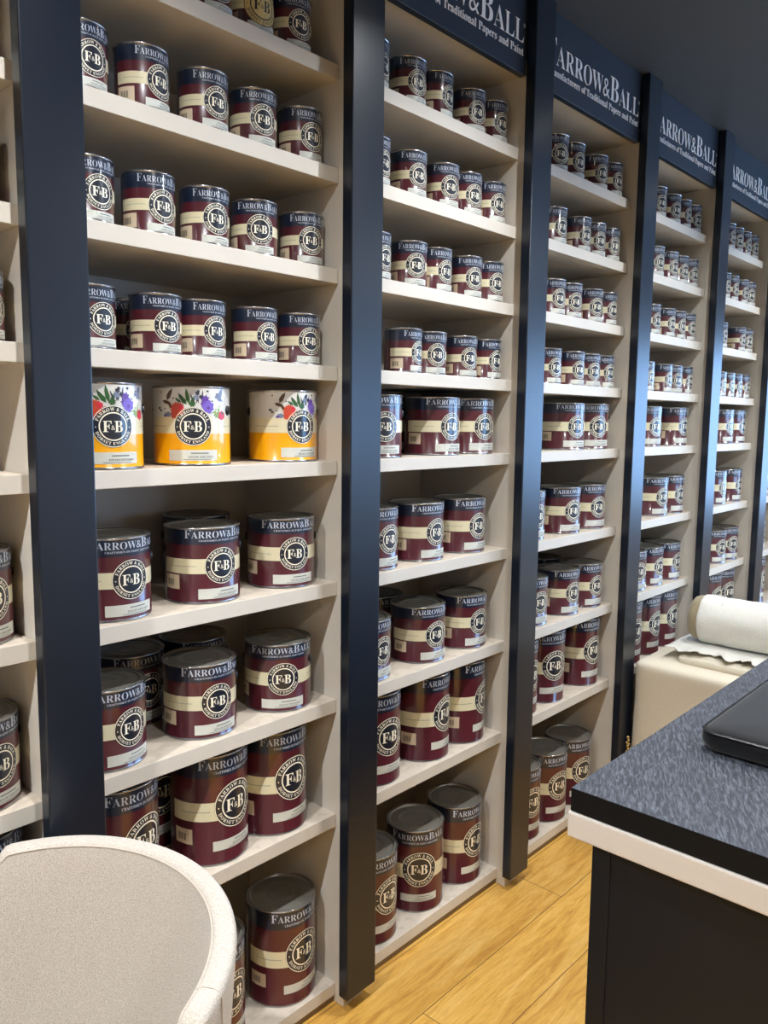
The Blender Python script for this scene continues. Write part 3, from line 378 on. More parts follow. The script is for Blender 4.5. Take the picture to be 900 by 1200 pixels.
# ------------------------------------------------------------------ paint tins
TIN = {'s': dict(r=.069 * S, h=.158 * S, br=.0425 * S, split=.28, band=(.45, .635), bc=.54, lab=(.83, .955), bar=(.68, .91), ty=.185, fs=.125),
       'm': dict(r=.1095 * S, h=.2225 * S, br=.0535 * S, split=.22, band=(.405, .60), bc=.505, lab=(.80, .935), bar=(.62, .81), ty=.135, fs=.112),
       'l': dict(r=.119 * S, h=.345 * S, br=.0735 * S, split=.19, band=(.415, .585), bc=.47, lab=(.775, .865), bar=(.66, .80), ty=.115, fs=.085)}
def flowers(bm, r, h, base):
    def P(px, py): return ((px - 400) / 350 * r * 1.02, h * (1 - (py - 95) / 700))
    def blob(px, py, rad, mi, lift=.0006, n=9, sy=1, jag=.35):
        cx, cy = P(px, py); R_ = rad / 350 * r
        bm_poly(bm, [(cx + R_ * (1 + (jag if k % 2 else -jag * .4)) * math.cos(2 * PI * k / (2 * n)), cy + sy * R_ * (1 + (jag if k % 2 else -jag * .4)) * math.sin(2 * PI * k / (2 * n))) for k in range(2 * n)], lift, mi)
    def leaf(px, py, L_, an, wd_, mi, lift=.0005):
        cx, cy = P(px, py); a, b_ = L_ / 350 * r, wd_ / 350 * r; c, s = math.cos(an), math.sin(an)
        q = [(0, 0), (a * .3, b_), (a * .7, b_ * .8), (a, 0), (a * .7, -b_ * .5), (a * .3, -b_ * .8)]
        bm_poly(bm, [(cx + x * c - y * s, cy + x * s + y * c) for x, y in q], lift, mi)
    k = base
    for px, py, L_, an, w_ in ((350, 260, 130, 2.2, 22), (370, 260, 150, 1.75, 20), (390, 255, 90, 1.2, 18), (300, 240, 70, 2.5, 14), (610, 330, 90, .9, 26), (640, 330, 70, 1.6, 22), (560, 330, 80, .5, 16)): leaf(px, py, L_, an, w_, k['leaf'] if px < 500 else k['leaf2'])
    for px, py, L_, an in ((430, 250, 120, 1.4), (450, 250, 110, 1.75), (410, 250, 100, 1.9), (480, 240, 120, 1.5)): leaf(px, py, L_, an, 8, k['dark'])
    blob(262, 298, 56, k['red'], n=16, jag=.22); blob(235, 345, 34, k['red'], n=12, lift=.00055, jag=.25); blob(345, 320, 30, k['red'], n=12, lift=.0005, jag=.2); blob(300, 280, 22, k['pink'], n=8, lift=.00065)
    blob(510, 210, 32, k['purple'], n=7); blob(495, 250, 26, k['purple'], n=7, lift=.00055); blob(535, 275, 54, k['violet'], n=7, lift=.00065, jag=.18); blob(537, 285, 14, k['purple'], n=6, lift=.0008)
    blob(600, 262, 52, k['white'], n=8, lift=.0005); blob(440, 160, 18, k['dark'], n=6); blob(470, 190, 16, k['dark'], n=6); blob(430, 195, 22, k['bluegrey'], n=7)
    blob(680, 350, 40, k['pink'], n=6, jag=.12); blob(625, 335, 34, k['leaf2'], n=8, lift=.00045); blob(690, 330, 12, k['leaf'], n=5, lift=.0007)
    blob(175, 345, 34, k['bluegrey'], n=7, sy=.6); blob(150, 355, 20, k['purple'], n=6, sy=.6); blob(395, 250, 26, k['leaf'], n=8, lift=.00045)
    # swallow: body, wings, tail
    leaf(115, 225, 110, -.35, 19, k['brown']); leaf(165, 222, 120, 1.05, 24, k['brown']); leaf(170, 225, 95, -1.0, 17, k['brown']); leaf(190, 270, 30, -1.2, 6, k['leaf'])
    # pale bird by the seam
    leaf(640, 220, 130, 1.1, 28, k['bluegrey']); leaf(600, 185, 110, -.4, 24, k['bluegrey']); leaf(600, 190, 90, .5, 12, k['bluegrey'])
    for px, py, q in ((95, 150, 9), (75, 290, 16), (95, 310, 14), (140, 295, 8), (230, 205, 9), (295, 185, 10), (530, 140, 12), (575, 225, 9), (450, 140, 12), (620, 160, 8)): blob(px, py, q, k['dark'], n=4, sy=.7)
def make_tin(kind, style='burgundy'):
    d = TIN[kind]; r, h = d['r'], d['h']
    root = thing('paint_tin', 'x', 'paint tin')
    Z = lambda f: h * (1 - f)
    e = .0016
    pr = [(r - .002, 0), (r + .0008, .0012), (r + .0008, .0035), (r, .0045)]
    if style == 'floral':
        pr += [(r, Z(.595)), (r, Z(.595)), (r, Z(.385)), (r, Z(.385)), (r, h - .004)]; mats = ['yellow', 'tin_cream', 'offwhite', 'rim']
        mis = [3, 3, 3, 0, 0, 1, 1, 2, 3]
    else:
        pr += [(r, Z(d['split'])), (r, Z(d['split'])), (r, h - .004)]; mats = ['tin_burgundy', 'tin_navy', 'rim']
        mis = [2, 2, 2, 0, 0, 1, 2]
    lathe('body', pr, mats, root, 56, mis, .7)
    # rim bead and pressed lid
    rr = r
    lathe('rim', [(rr - .0002, h - .0045), (rr + .0014, h - .003), (rr + .0016, h - .001), (rr + .0004, h), (rr - .002, h - .0004), (rr - .0035, h - .0024)], 'rim', root, 56, [0] * 5, 3)
    R2 = rr - .0035
    lp = [(R2 + .0003, h - .0026), (R2 - .003, h - .001), (R2 - .006, h - .0012), (R2 - .0078, h - .0042), (R2 - .010, h - .0046), (R2 - .0125, h - .003), (r * .62, h - .0028), (r * .6, h - .0022), (r * .57, h - .0022), (r * .55, h - .003), (r * .36, h - .003), (r * .34, h - .0024), (r * .31, h - .0024), (r * .29, h - .003), (.0005, h - .003)]
    lathe('lid', lp, 'lid', root, 56, [0] * (len(lp) - 1), .9)
    # side seam
    bm = bmesh.new(); sxm = -r * 1.95
    bm_quad(bm, sxm - .0022, sxm + .0022, .005, h - .005, .0006, 0); wrap(bm, r); bm_obj('side_seam', bm, 'steel', root)
    # cream band with a faint line of print
    fl = style == 'floral'
    b0, b1 = d['band']
    bm = bmesh.new()
    if not fl:
        bm_quad(bm, -r * 1.78, r * 1.7, Z(b1), Z(b0), .0003, 0)
    ym = Z((b0 + b1) / 2)
    bm_quad(bm, -r * 1.5, -r * .72, ym - h * .004, ym + h * .004, .00045, 1); bm_quad(bm, r * .85, r * 1.4, ym - h * .004, ym + h * .004, .00045, 1)
    wrap(bm, r); bm_obj('cream_band', bm, ['tin_cream', 'tin_faint'], root)
    # round badge
    br = d['br'] * (1.3 if style == 'gold' else 1); cy = Z(d['bc']); bm = bmesh.new(); lt = .0007
    bm_disc(bm, 0, cy, 0, br, .0006, 1, 48)
    bm_disc(bm, 0, cy, br * .955, br * .99, lt + .0002, 0, 48)
    bm_disc(bm, 0, cy, br * .625, br * .685, lt + .0002, 0, 40)
    bm_add_mesh(bm, text_mesh(circle_items('FARROW & BALL', br * .745, br * .225, cy, spread=2.5), 0), 0, lt + .0002)
    bm_add_mesh(bm, text_mesh(circle_items('DORSET ENGLAND', br * .745, br * .205, cy, True, spread=2.55), 0), 0, lt + .0002)
    for s in (-1, 1): bm_disc(bm, s * br * .82, cy - br * .03, 0, br * .03, lt + .0002, 0, 8)
    fs = br * .78
    bm_add_mesh(bm, text_mesh([('F', -br * .52, cy - fs * .34, fs * .92, fs, 0), ('B', br * .03, cy - fs * .34, fs * .86, fs, 0)], 0), 0, lt + .0002)
    bm_disc(bm, -br * .03, cy - br * .06, 0, br * .135, lt + .0004, 1, 16)
    bm_add_mesh(bm, text_mesh([('&', -br * .135, cy - br * .17, br * .33, br * .33, 0)], -br * .004), 0, lt + .0006)
    wrap(bm, r); bm_obj('round_badge', bm, (['tin_ring', 'gold'] if style == 'gold' else ['tin_white', 'tin_ring']), root)
    # shade sticker
    bm = bmesh.new(); l0, l1 = d['lab']; lw = .66 * r if not fl else .64 * r
    bm_quad(bm, -lw, lw, Z(l1), Z(l0), .0005, 0); hh = (l1 - l0) * h
    bm_quad(bm, -lw * .1, lw * .6, Z(l0) - hh * .34, Z(l0) - hh * .26, .0008, 1)
    bm_add_mesh(bm, text_mesh(line_items('ESTATE EMULSION', -lw * .2, lw * 1.0, Z(l1) + hh * .26, hh * .27), 0), 1, .0008)
    bm_quad(bm, -lw * .4, lw * .7, Z(l1) + hh * .10, Z(l1) + hh * .14, .0008, 1)
    wrap(bm, r); bm_obj('shade_sticker', bm, ['sticker', 'ink'], root)
    # barcode sticker
    if not fl:
        bm = bmesh.new(); c0, c1 = d['bar']; xa, xb = -r * 1.72, -r * 1.18
        if kind == 's': xa, xb = -r * 1.75, -r * 1.05
        bm_quad(bm, xa, xb, Z(c1), Z(c0), .0005, 0); n = 9; wx = (xb - xa) * .5
        for k in range(n): bm_quad(bm, xa + (xb - xa) * .18 + wx * k / n, xa + (xb - xa) * .18 + wx * (k + (.3, .6, .45)[k % 3]) / n, Z(c1) + (c1 - c0) * h * .25, Z(c0) - (c1 - c0) * h * .3, .0008, 1)
        wrap(bm, r); bm_obj('barcode_sticker', bm, ['sticker_warm', 'ink_dark'], root)
        bm = bmesh.new(); w_ = 1.02 * r
        bm_add_mesh(bm, text_mesh(line_items('FARROW&BALL', -w_, 2 * w_, Z(d['ty']), d['fs'] * h * 1.47, .78), -.0002), 0, .0005)
        bm_add_mesh(bm, text_mesh(line_items('CRAFTSMEN IN PAINT AND PAPER', -w_ * .62, 1.3 * w_, Z(d['ty']) - h * .045, h * .034), 0), 1, .0005)
        wrap(bm, r); bm_obj('brand_lettering', bm, ['tin_silver', 'tin_silver'], root)
    else:
        bm = bmesh.new(); flowers(bm, r, h, dict(leaf=0, leaf2=1, red=2, pink=3, purple=4, violet=5, brown=6, dark=7, bluegrey=8, white=9))
        wrap(bm, r); bm_obj('floral_print', bm, ['fl_leaf', 'fl_leaf2', 'fl_red', 'fl_pink', 'fl_purple', 'fl_violet', 'fl_brown', 'fl_dark', 'fl_bluegrey', 'fl_white'], root)
    if kind == 'm':
        for sgn in (-1, 1):                 # wire handle ears, folded back
            bm = bmesh.new(); c_ = bmesh.ops.create_cone(bm, cap_ends=True, segments=20, radius1=.011, radius2=.008, depth=.004)
            bmesh.ops.rotate(bm, verts=bm.verts, matrix=Matrix.Rotation(PI / 2, 3, 'Y') if sgn > 0 else Matrix.Rotation(-PI / 2, 3, 'Y'))
            bmesh.ops.translate(bm, verts=bm.verts, vec=(0, 0, 0))
            aa = -1.93 if sgn < 0 else 1.12
            for v in bm.verts:
                x, y, z_ = v.co; x = x * sgn
                v.co = Vector(((r + .0018 + x) * math.sin(aa) + y * math.cos(aa), -(r + .0018 + x) * math.cos(aa) + y * math.sin(aa), h * .70 + z_))
            bmesh.ops.recalc_face_normals(bm, faces=bm.faces)
            bm_obj('handle_ear', bm, 'black', root, .6)
    return root
def copy_tin(src, name='paint_tin'):
    r = src.copy(); COL.objects.link(r)
    for ch in list(src.children):
        c = ch.copy(); COL.objects.link(c); c.parent = r
    return r
CANS = json.loads('''[[1,0,"s",0.6,0.085,-0.07],[1,0,"s",0.746,0.085,-0.11],[1,0,"s",0.892,0.085,-0.12],[1,1,"s",0.218,0.085,0.04],[1,1,"s",0.39,0.085,0.25],[1,1,"s",0.58,0.085,0.02],[1,1,"s",0.754,0.085,-0.18],[1,1,"s",0.936,0.085,-0.07],[1,2,"s",0.225,0.085,0.07],[1,2,"s",0.402,0.085,0.06],[1,2,"s",0.579,0.085,-0.06],[1,2,"s",0.755,0.085,-0.38],[1,2,"s",0.943,0.085,-0.24],[1,3,"s",0.22,0.085,0.14],[1,3,"s",0.416,0.085,-0.01],[1,3,"s",0.562,0.085,0.1],[1,3,"s",0.753,0.085,0.04],[1,3,"s",0.929,0.085,-0.11],[1,4,"m",0.268,0.128,-0.18],[1,4,"m",0.555,0.128,-0.56],[1,4,"m",0.9,0.128,-0.11],[1,5,"m",0.282,0.128,0.05],[1,5,"m",0.584,0.128,-0.06],[1,5,"m",0.89,0.128,-0.27],[1,6,"m",0.256,0.128,0.21],[1,6,"m",0.566,0.128,-0.08],[1,6,"m",0.874,0.128,-0.52],[1,7,"l",0.282,0.136,0.29],[1,7,"l",0.601,0.136,0.13],[1,7,"l",0.847,0.136,0.04],[1,8,"l",0.582,0.136,0.21],[1,8,"l",0.89,0.136,0.04],[2,0,"s",1.241,0.085,0.18],[2,0,"s",1.436,0.085,-0.19],[2,0,"s",1.589,0.085,0.15],[2,0,"s",1.794,0.085,-0.28],[2,0,"s",1.943,0.085,-0.11],[2,1,"s",1.252,0.085,0.08],[2,1,"s",1.447,0.085,-0.16],[2,1,"s",1.637,0.085,-0.27],[2,1,"s",1.783,0.085,-0.23],[2,1,"s",1.943,0.085,-0.18],[2,2,"s",1.262,0.085,0.07],[2,2,"s",1.457,0.085,-0.36],[2,2,"s",1.603,0.085,-0.03],[2,2,"s",1.797,0.085,-0.25],[2,2,"s",1.943,0.085,-0.16],[2,3,"s",1.435,0.085,0.22],[2,3,"s",1.581,0.085,-0.32],[2,3,"s",1.777,0.085,-0.24],[2,3,"s",1.943,0.085,-0.06],[2,4,"m",1.319,0.128,-0.35],[2,4,"m",1.664,0.128,-0.1],[2,4,"m",1.891,0.128,-0.16],[2,5,"m",1.304,0.128,0.04],[2,5,"m",1.574,0.128,0.0],[2,5,"m",1.85,0.128,-0.03],[2,6,"m",1.271,0.128,0.08],[2,6,"m",1.596,0.128,-0.09],[2,6,"m",1.876,0.128,-0.05],[2,7,"l",1.328,0.136,-0.08],[2,7,"l",1.629,0.136,0.19],[2,7,"l",1.875,0.136,0.37],[2,8,"l",1.32,0.136,0.06],[2,8,"l",1.61,0.136,-0.69],[2,8,"l",1.876,0.136,0.04],[3,0,"s",2.422,0.085,-0.44],[3,0,"s",2.568,0.085,-0.22],[3,0,"s",2.79,0.085,-0.33],[3,0,"s",2.943,0.085,-0.16],[3,1,"s",2.429,0.085,-0.16],[3,1,"s",2.65,0.085,-0.19],[3,1,"s",2.797,0.085,-0.3],[3,1,"s",2.943,0.085,-0.28],[3,2,"s",2.44,0.085,-0.27],[3,2,"s",2.592,0.085,-0.34],[3,2,"s",2.797,0.085,-0.38],[3,2,"s",2.943,0.085,-0.16],[3,3,"s",2.426,0.085,-0.25],[3,3,"s",2.641,0.085,-0.27],[3,3,"s",2.797,0.085,-0.35],[3,3,"s",2.943,0.085,-0.22],[3,4,"m",2.658,0.128,-0.28],[3,4,"m",2.902,0.128,-0.45],[3,5,"m",2.321,0.128,-0.13],[3,5,"m",2.648,0.128,-0.23],[3,5,"m",2.902,0.128,-0.23],[3,6,"m",2.37,0.128,-0.19],[3,6,"m",2.668,0.128,-0.14],[3,6,"m",2.902,0.128,-0.14],[3,7,"l",2.3,0.136,-0.01],[3,7,"l",2.546,0.136,-0.33],[3,7,"l",2.893,0.136,-0.09],[3,8,"l",2.364,0.136,-0.19],[3,8,"l",2.61,0.136,-0.18],[3,8,"l",2.856,0.136,-0.24],[4,0,"s",3.46,0.085,-0.39],[4,0,"s",3.651,0.085,-0.33],[4,0,"s",3.797,0.085,-0.07],[4,0,"s",3.943,0.085,-0.23],[4,1,"s",3.466,0.085,-0.24],[4,1,"s",3.651,0.085,-0.21],[4,1,"s",3.797,0.085,-0.24],[4,1,"s",3.943,0.085,-0.27],[4,2,"s",3.455,0.085,-0.12],[4,2,"s",3.651,0.085,-0.12],[4,2,"s",3.797,0.085,-0.12],[4,2,"s",3.943,0.085,-0.16],[4,3,"s",3.414,0.085,-0.12],[4,3,"s",3.651,0.085,-0.12],[4,3,"s",3.797,0.085,-0.4],[4,3,"s",3.943,0.085,-0.08],[4,4,"m",3.536,0.128,-0.24],[4,4,"m",3.902,0.128,-0.1],[4,5,"m",3.675,0.128,-0.25],[4,5,"m",3.902,0.128,-0.12],[4,6,"m",3.431,0.128,-0.34],[4,6,"m",3.658,0.128,-0.09],[4,6,"m",3.902,0.128,-0.04],[4,7,"l",3.401,0.136,-0.17],[4,7,"l",3.647,0.136,-0.03],[4,7,"l",3.893,0.136,-0.02],[5,0,"s",4.505,0.085,-0.12],[5,0,"s",4.651,0.085,-0.38],[5,0,"s",4.797,0.085,-0.12],[5,0,"s",4.943,0.085,-0.25],[5,1,"s",4.47,0.085,-0.12],[5,1,"s",4.616,0.085,-0.12],[5,1,"s",4.797,0.085,-0.12],[5,1,"s",4.943,0.085,-0.46],[5,2,"s",4.466,0.085,-0.12],[5,2,"s",4.797,0.085,-0.12],[5,2,"s",4.943,0.085,-0.36],[5,3,"s",4.497,0.085,-0.12],[5,3,"s",4.651,0.085,-0.12],[5,3,"s",4.797,0.085,-0.12],[5,3,"s",4.943,0.085,-0.12],[5,4,"m",4.676,0.128,-0.12],[5,4,"m",4.903,0.128,-0.06],[5,5,"m",4.611,0.128,-0.1],[5,5,"m",4.903,0.128,-0.05],[5,6,"m",4.676,0.128,-0.32],[5,6,"m",4.903,0.128,-0.38],[5,7,"l",4.624,0.136,-0.08],[5,7,"l",4.87,0.136,-0.26],[1,5,"m",0.72,0.358,0.1],[1,6,"m",0.46,0.358,0.1],[1,6,"m",0.7,0.358,0.1],[1,7,"l",0.485,0.353,0.1],[1,3,"s",0.419,0.25,0.1],[2,4,"m",1.683,0.358,0.1],[2,6,"m",1.606,0.358,0.1],[3,6,"m",2.89,0.358,0.1],[4,6,"m",3.86,0.358,0.1],[3,5,"m",2.68,0.358,0.1],[0,0,"s",-0.06,0.085,0.3],[6,0,"s",5.207,0.085,0.0],[6,0,"s",5.365,0.085,0.1],[6,0,"s",5.523,0.085,0.2],[0,1,"s",-0.06,0.085,0.3],[6,1,"s",5.207,0.085,0.0],[6,1,"s",5.365,0.085,0.1],[6,1,"s",5.523,0.085,0.2],[0,2,"s",-0.06,0.085,0.3],[6,2,"s",5.207,0.085,0.0],[6,2,"s",5.365,0.085,0.1],[6,2,"s",5.523,0.085,0.2],[0,3,"s",-0.06,0.085,0.3],[6,3,"s",5.207,0.085,0.0],[6,3,"s",5.365,0.085,0.1],[6,3,"s",5.523,0.085,0.2],[6,4,"m",5.247,0.13,0.0],[6,4,"m",5.486,0.13,0.1],[0,5,"m",-0.095,0.13,0.3],[6,5,"m",5.247,0.13,0.0],[6,5,"m",5.486,0.13,0.1],[0,6,"m",-0.095,0.13,0.3],[6,6,"m",5.247,0.13,0.0],[6,6,"m",5.486,0.13,0.1],[0,7,"l",-0.108,0.13,0.3],[6,7,"l",5.257,0.13,0.0],[6,7,"l",5.515,0.13,0.1],[0,8,"l",-0.108,0.13,0.3],[6,8,"l",5.257,0.13,0.0],[6,8,"l",5.515,0.13,0.1]]''')
SHELFN = ['top', 'second', 'third', 'fourth', 'fifth', 'sixth', 'seventh', 'eighth', 'lowest']
ORD = ['first', 'second', 'third', 'fourth', 'fifth', 'sixth']
SIZEN = {'s': 'small', 'm': 'medium', 'l': 'tall'}
GRP = {'s': 'small burgundy tins on the upper shelves', 'm': 'medium burgundy tins on the middle shelves', 'l': 'tall burgundy tins on the lowest shelves'}
protos = {}
def place_tin(kind, style, x, y, k, a, label, group):
    key = (kind, style)
    if key not in protos: protos[key] = o = make_tin(kind, style)
    else: o = copy_tin(protos[key])
    o.location = W(x, y, ZS[k]); o.location.z += .0004; o.rotation_euler = (0, 0, a)
    o['label'] = label; o['group'] = group
rows = {}
for c in CANS: rows.setdefault((c[0], c[1]), []).append(c)
for (b, k), L in rows.items():
    front = sorted([c for c in L if c[4] < .2], key=lambda c: c[3]); back = sorted([c for c in L if c[4] >= .2], key=lambda c: c[3])
    for i, (b_, k_, kind, x, y, a) in enumerate(front):
        style = 'burgundy'
        if b == 1 and k == 4:
            place_tin('m', 'floral', x, y, k, a, ['yellow floral tin closest to the wide post behind the chair', 'yellow floral tin in the middle of the three', 'yellow floral tin nearest the blue post foot side, rightmost of three'][i], 'yellow tins with floral print'); continue
        if b == 1 and k == 0 and i == 1:
            place_tin('s', 'gold', x, y, k, a, 'burgundy tin with a gold-cream badge at the top photo edge', 'tin with gold badge'); continue
        pos = ORD[i] + ' from left' if i < len(front) - 1 or len(front) == 1 else 'rightmost'
        place_tin(kind, style, x, y, k, a, f'{SIZEN[kind]} burgundy tin, {pos}, {SHELFN[k]} shelf of the {BAYNAME[b]}', GRP[kind])
    for i, (b_, k_, kind, x, y, a) in enumerate(back):
        w_ = ['left one', 'right one'][i] + ' ' if len(back) > 1 else ''
        place_tin(kind, 'burgundy', x, y, k, a, f'shaded {SIZEN[kind]} tin {w_}behind the front row, {SHELFN[k]} shelf, {BAYNAME[b]}', GRP[kind])

P_SHELF, P_FILL = 85, 150
# ------------------------------------------------------------------ recessed ceiling spotlights: shelf row, plus an added fill row
def downlight(x, y, power, label, col=(.93, .96, .995), spot=2.35, blend=.7):
    t = thing('ceiling_spotlight', label, 'ceiling light', W(x, y, CEIL), 0, 'recessed spotlights in the navy ceiling')
    lathe('trim_ring', [(.030, -.012), (.052, -.006), (.054, -.001), (.050, -.0002)], 'steel', t, 32, [0] * 3, .8)
    lathe('lamp_lens', [(.030, -.0115), (.0005, -.0115)], 'lens', t, 32, [0], 3).rotation_euler = (0, 0, 0)
    ld = bpy.data.lights.new('spot_lamp', 'SPOT'); ld.energy = power; ld.color = col; ld.spot_size = spot; ld.spot_blend = blend; ld.shadow_soft_size = .022
    lo = bpy.data.objects.new('spot_lamp', ld); COL.objects.link(lo); lo.parent = t; lo.location = (0, 0, -.016)
m = bpy.data.materials.new('lamp_lens'); m.use_nodes = True; b_ = m.node_tree.nodes['Principled BSDF']
b_.inputs['Emission Color'].default_value = (1, .88, .74, 1); b_.inputs['Emission Strength'].default_value = 18; M['lens'] = m
for i, x in enumerate((-1.7, -.05, 1.6, 3.25, 4.9, 6.55)):
    downlight(x, -.85, P_SHELF * (3.0, .86, 1.1, .62, .6, .6)[i], f'ceiling spotlight close to the shelving, {ORD[i]} from the chair end')
for i, (x, y) in enumerate(((0.0, -3.0), (2.7, -3.0), (5.2, -3.0))):  # extra lamps added to brighten the chair, table and floor
    downlight(x, y, P_FILL * (.55, .75, 1.0)[i], f'added fill spotlight over the open shop floor, {ORD[i]} from the chair end', spot=2.85, blend=.4)

# ------------------------------------------------------------------ slate-topped table
t = thing('shop_table', 'slate-topped black table with a cream board under its top, near right', 'table', W(1.77, -1.75, -FZ))
def tp(name, a, c, m, bev=.002):
    o = box_obj(name, a, c, m, t, bev); o.data.transform(Matrix.Translation(-t.location)); return o
bm = bmesh.new(); p, q = W(.791, -2.5, .845), W(2.75, -1.014, .9); box(bm, p[0], q[0], p[1], q[1], p[2], q[2], .0015)
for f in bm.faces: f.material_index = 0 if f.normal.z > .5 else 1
o = bm_obj('slate_top', bm, ['slate', 'slate_edge'], t); o.data.transform(Matrix.Translation(-t.location))
tp('cream_underboard', (.786, -2.505, .783), (2.755, -1.010, .843), 'board', .003)
tp('cabinet_body', (.8155, -2.44, -FZ), (2.72, -1.075, .783), 'table_black')
for ya, yb in ((-1.062, -1.108), (-2.40, -2.45)): tp('corner_stile', (.812, ya, -FZ), (.86, yb, .782), 'table_black')
tp('plinth_rail', (.8128, -2.40, -FZ), (.85, -1.108, -.22), 'table_black')

# padded black sleeve lying on the table
t = thing('padded_sleeve', 'black padded case with rounded corners lying on the slate tabletop', 'padded case', W(1.65, -1.45, .9))
def rr_ring(x0, x1, y0, y1, r, n=8):
    P_ = []
    for cx, cy, a0 in ((x1 - r, y1 - r, 0), (x0 + r, y1 - r, PI / 2), (x0 + r, y0 + r, PI), (x1 - r, y0 + r, 1.5 * PI)):
        for k in range(n + 1): a = a0 + PI / 2 * k / n; P_.append((cx + r * math.cos(a), cy + r * math.sin(a)))
    return P_
def rounded_pad(name, x0, x1, y0, y1, prof, m, parent, dome=0):
    """prof: [(inset, z)] from the bottom up"""
    vv, ff = [], []
    for ins, z in prof: vv += [(x, y, z) for x, y in rr_ring(x0 + ins, x1 - ins, y0 + ins, y1 - ins, max(.035 - ins * .3, .01))]
    n = len(vv) // len(prof)
    for i in range(len(prof) - 1):
        for k in range(n): ff.append((i * n + k, i * n + (k + 1) % n, (i + 1) * n + (k + 1) % n, (i + 1) * n + k))
    ff.append(tuple(range(n - 1, -1, -1))); ff.append(tuple(range((len(prof) - 1) * n, len(prof) * n)))
    me = bpy.data.meshes.new(name); me.from_pydata(vv, [], ff); me.update()
    return finish(name, me, m, parent, .9)
x0, x1, y0, y1 = -.45 * S, .5 * S, -.33 * S, .31 * S
rounded_pad('padded_body', x0, x1, y0, y1, [(.022, 0), (.010, .004), (.003, .012), (0, .020), (0, .026), (.002, .037), (.006, .042), (.014, .045), (.03, .047), (.09, .049)], 'neoprene', t)
rounded_pad('edge_piping', x0 - .001, x1 + .001, y0 - .001, y1 + .001, [(.004, .0385), (.0012, .0392), (.0008, .0408), (.003, .0423), (.006, .0425)], 'black', t)

# ------------------------------------------------------------------ linen-covered block, throw, bolster
def wobble(bm, amp, sc, seed=0):
    from mathutils import noise
    for v in bm.verts:
        d = noise.noise_vector(v.co * sc + Vector((seed, seed, seed))); v.co += d * amp
def soft_box(name, a, c, m, parent, bev, cuts, amp, sc, seed):
    bm = bmesh.new(); p, q = W(*a), W(*c)
    box(bm, min(p[0], q[0]), max(p[0], q[0]), min(p[1], q[1]), max(p[1], q[1]), p[2], q[2])
    bmesh.ops.subdivide_edges(bm, edges=bm.edges, cuts=cuts, use_grid_fill=True)
    lo, hi = Vector((min(p[0], q[0]), min(p[1], q[1]), p[2])), Vector((max(p[0], q[0]), max(p[1], q[1]), q[2]))
    for v in bm.verts:                       # round the corners
        cl = Vector([min(max(v.co[i], lo[i] + bev), hi[i] - bev) for i in range(3)]); d = v.co - cl
        if d.length > bev: v.co = cl + d.normalized() * bev
    wobble(bm, amp, sc, seed)
    o = bm_obj(name, bm, m, parent, 3)
    md = o.modifiers.new('smooth', 'SUBSURF'); md.levels = md.render_levels = 1
    o.data.transform(Matrix.Translation(-parent.location)); return o
t = thing('linen_ottoman', 'large beige linen-covered ottoman standing beyond the slate table', 'ottoman', W(3.95, -1.15, -FZ))
soft_box('base', (3.08, -.095, -FZ + .015), (4.75, -2.2, .497), 'linen', t, .02, 26, .006, 5, 1)
soft_box('top_cushion', (3.20, -.27, .485), (4.7, -2.15, .535), 'linen', t, .02, 30, .005, 9, 4)
bm = bmesh.new()
for k in range(14):                          # cord tassels down the near corner
    z_ = W(0, 0, -.02)[2] + k * .006; x_, y_ = W(3.066, -.10 - .004 * (k % 3), 0)[:2]
    c_ = bmesh.ops.create_icosphere(bm, subdivisions=1, radius=.0055)
    bmesh.ops.translate(bm, verts=c_['verts'], vec=(x_ - .005 * (k % 2), y_, z_))
o = bm_obj('corner_fringe', bm, 'fringe', t, 3); o.data.transform(Matrix.Translation(-t.location))

# the white cloth: a draped sheet with a ragged, rippled near edge
def sheet():
    from mathutils import noise
    nx, ny = 44, 110; vv, ff = [], []
    for j in range(ny + 1):
        y = -.20 - 1.9 * j / ny
        jag = .05 * noise.noise(Vector((y * 22, 0, 3))) + .05 * noise.noise(Vector((y * 6, 2, 3)))
        ramp = .10 + .02 * math.sin(y * 30)
        for i in range(nx + 1):
            s = i / nx; x = 3.235 + jag * 2.0 * (1 - s) ** 2 + 0.78 * s
            edge = max(0, 1 - s * 7)
            z = .562 + .006 * noise.noise(Vector((x * 9, y * 12, 0))) + edge * .010 * math.sin(y * 48 + 3 * noise.noise(Vector((y * 6, 1, 1)))) 
            vv.append(W(x, y, z))
    for j in range(ny):
        for i in range(nx): a = j * (nx + 1) + i; ff.append((a, a + 1, a + nx + 2, a + nx + 1))
    me = bpy.data.meshes.new('throw_blanket'); me.from_pydata(vv, [], ff); me.update()
    o = finish('throw_blanket', me, 'white_linen', None, 3)
    md = o.modifiers.new('thickness', 'SOLIDIFY'); md.thickness = .004; md.offset = 1
    return o
tag(sheet(), 'white cloth with a rippled edge spread over the beige ottoman under the bolster', 'throw')

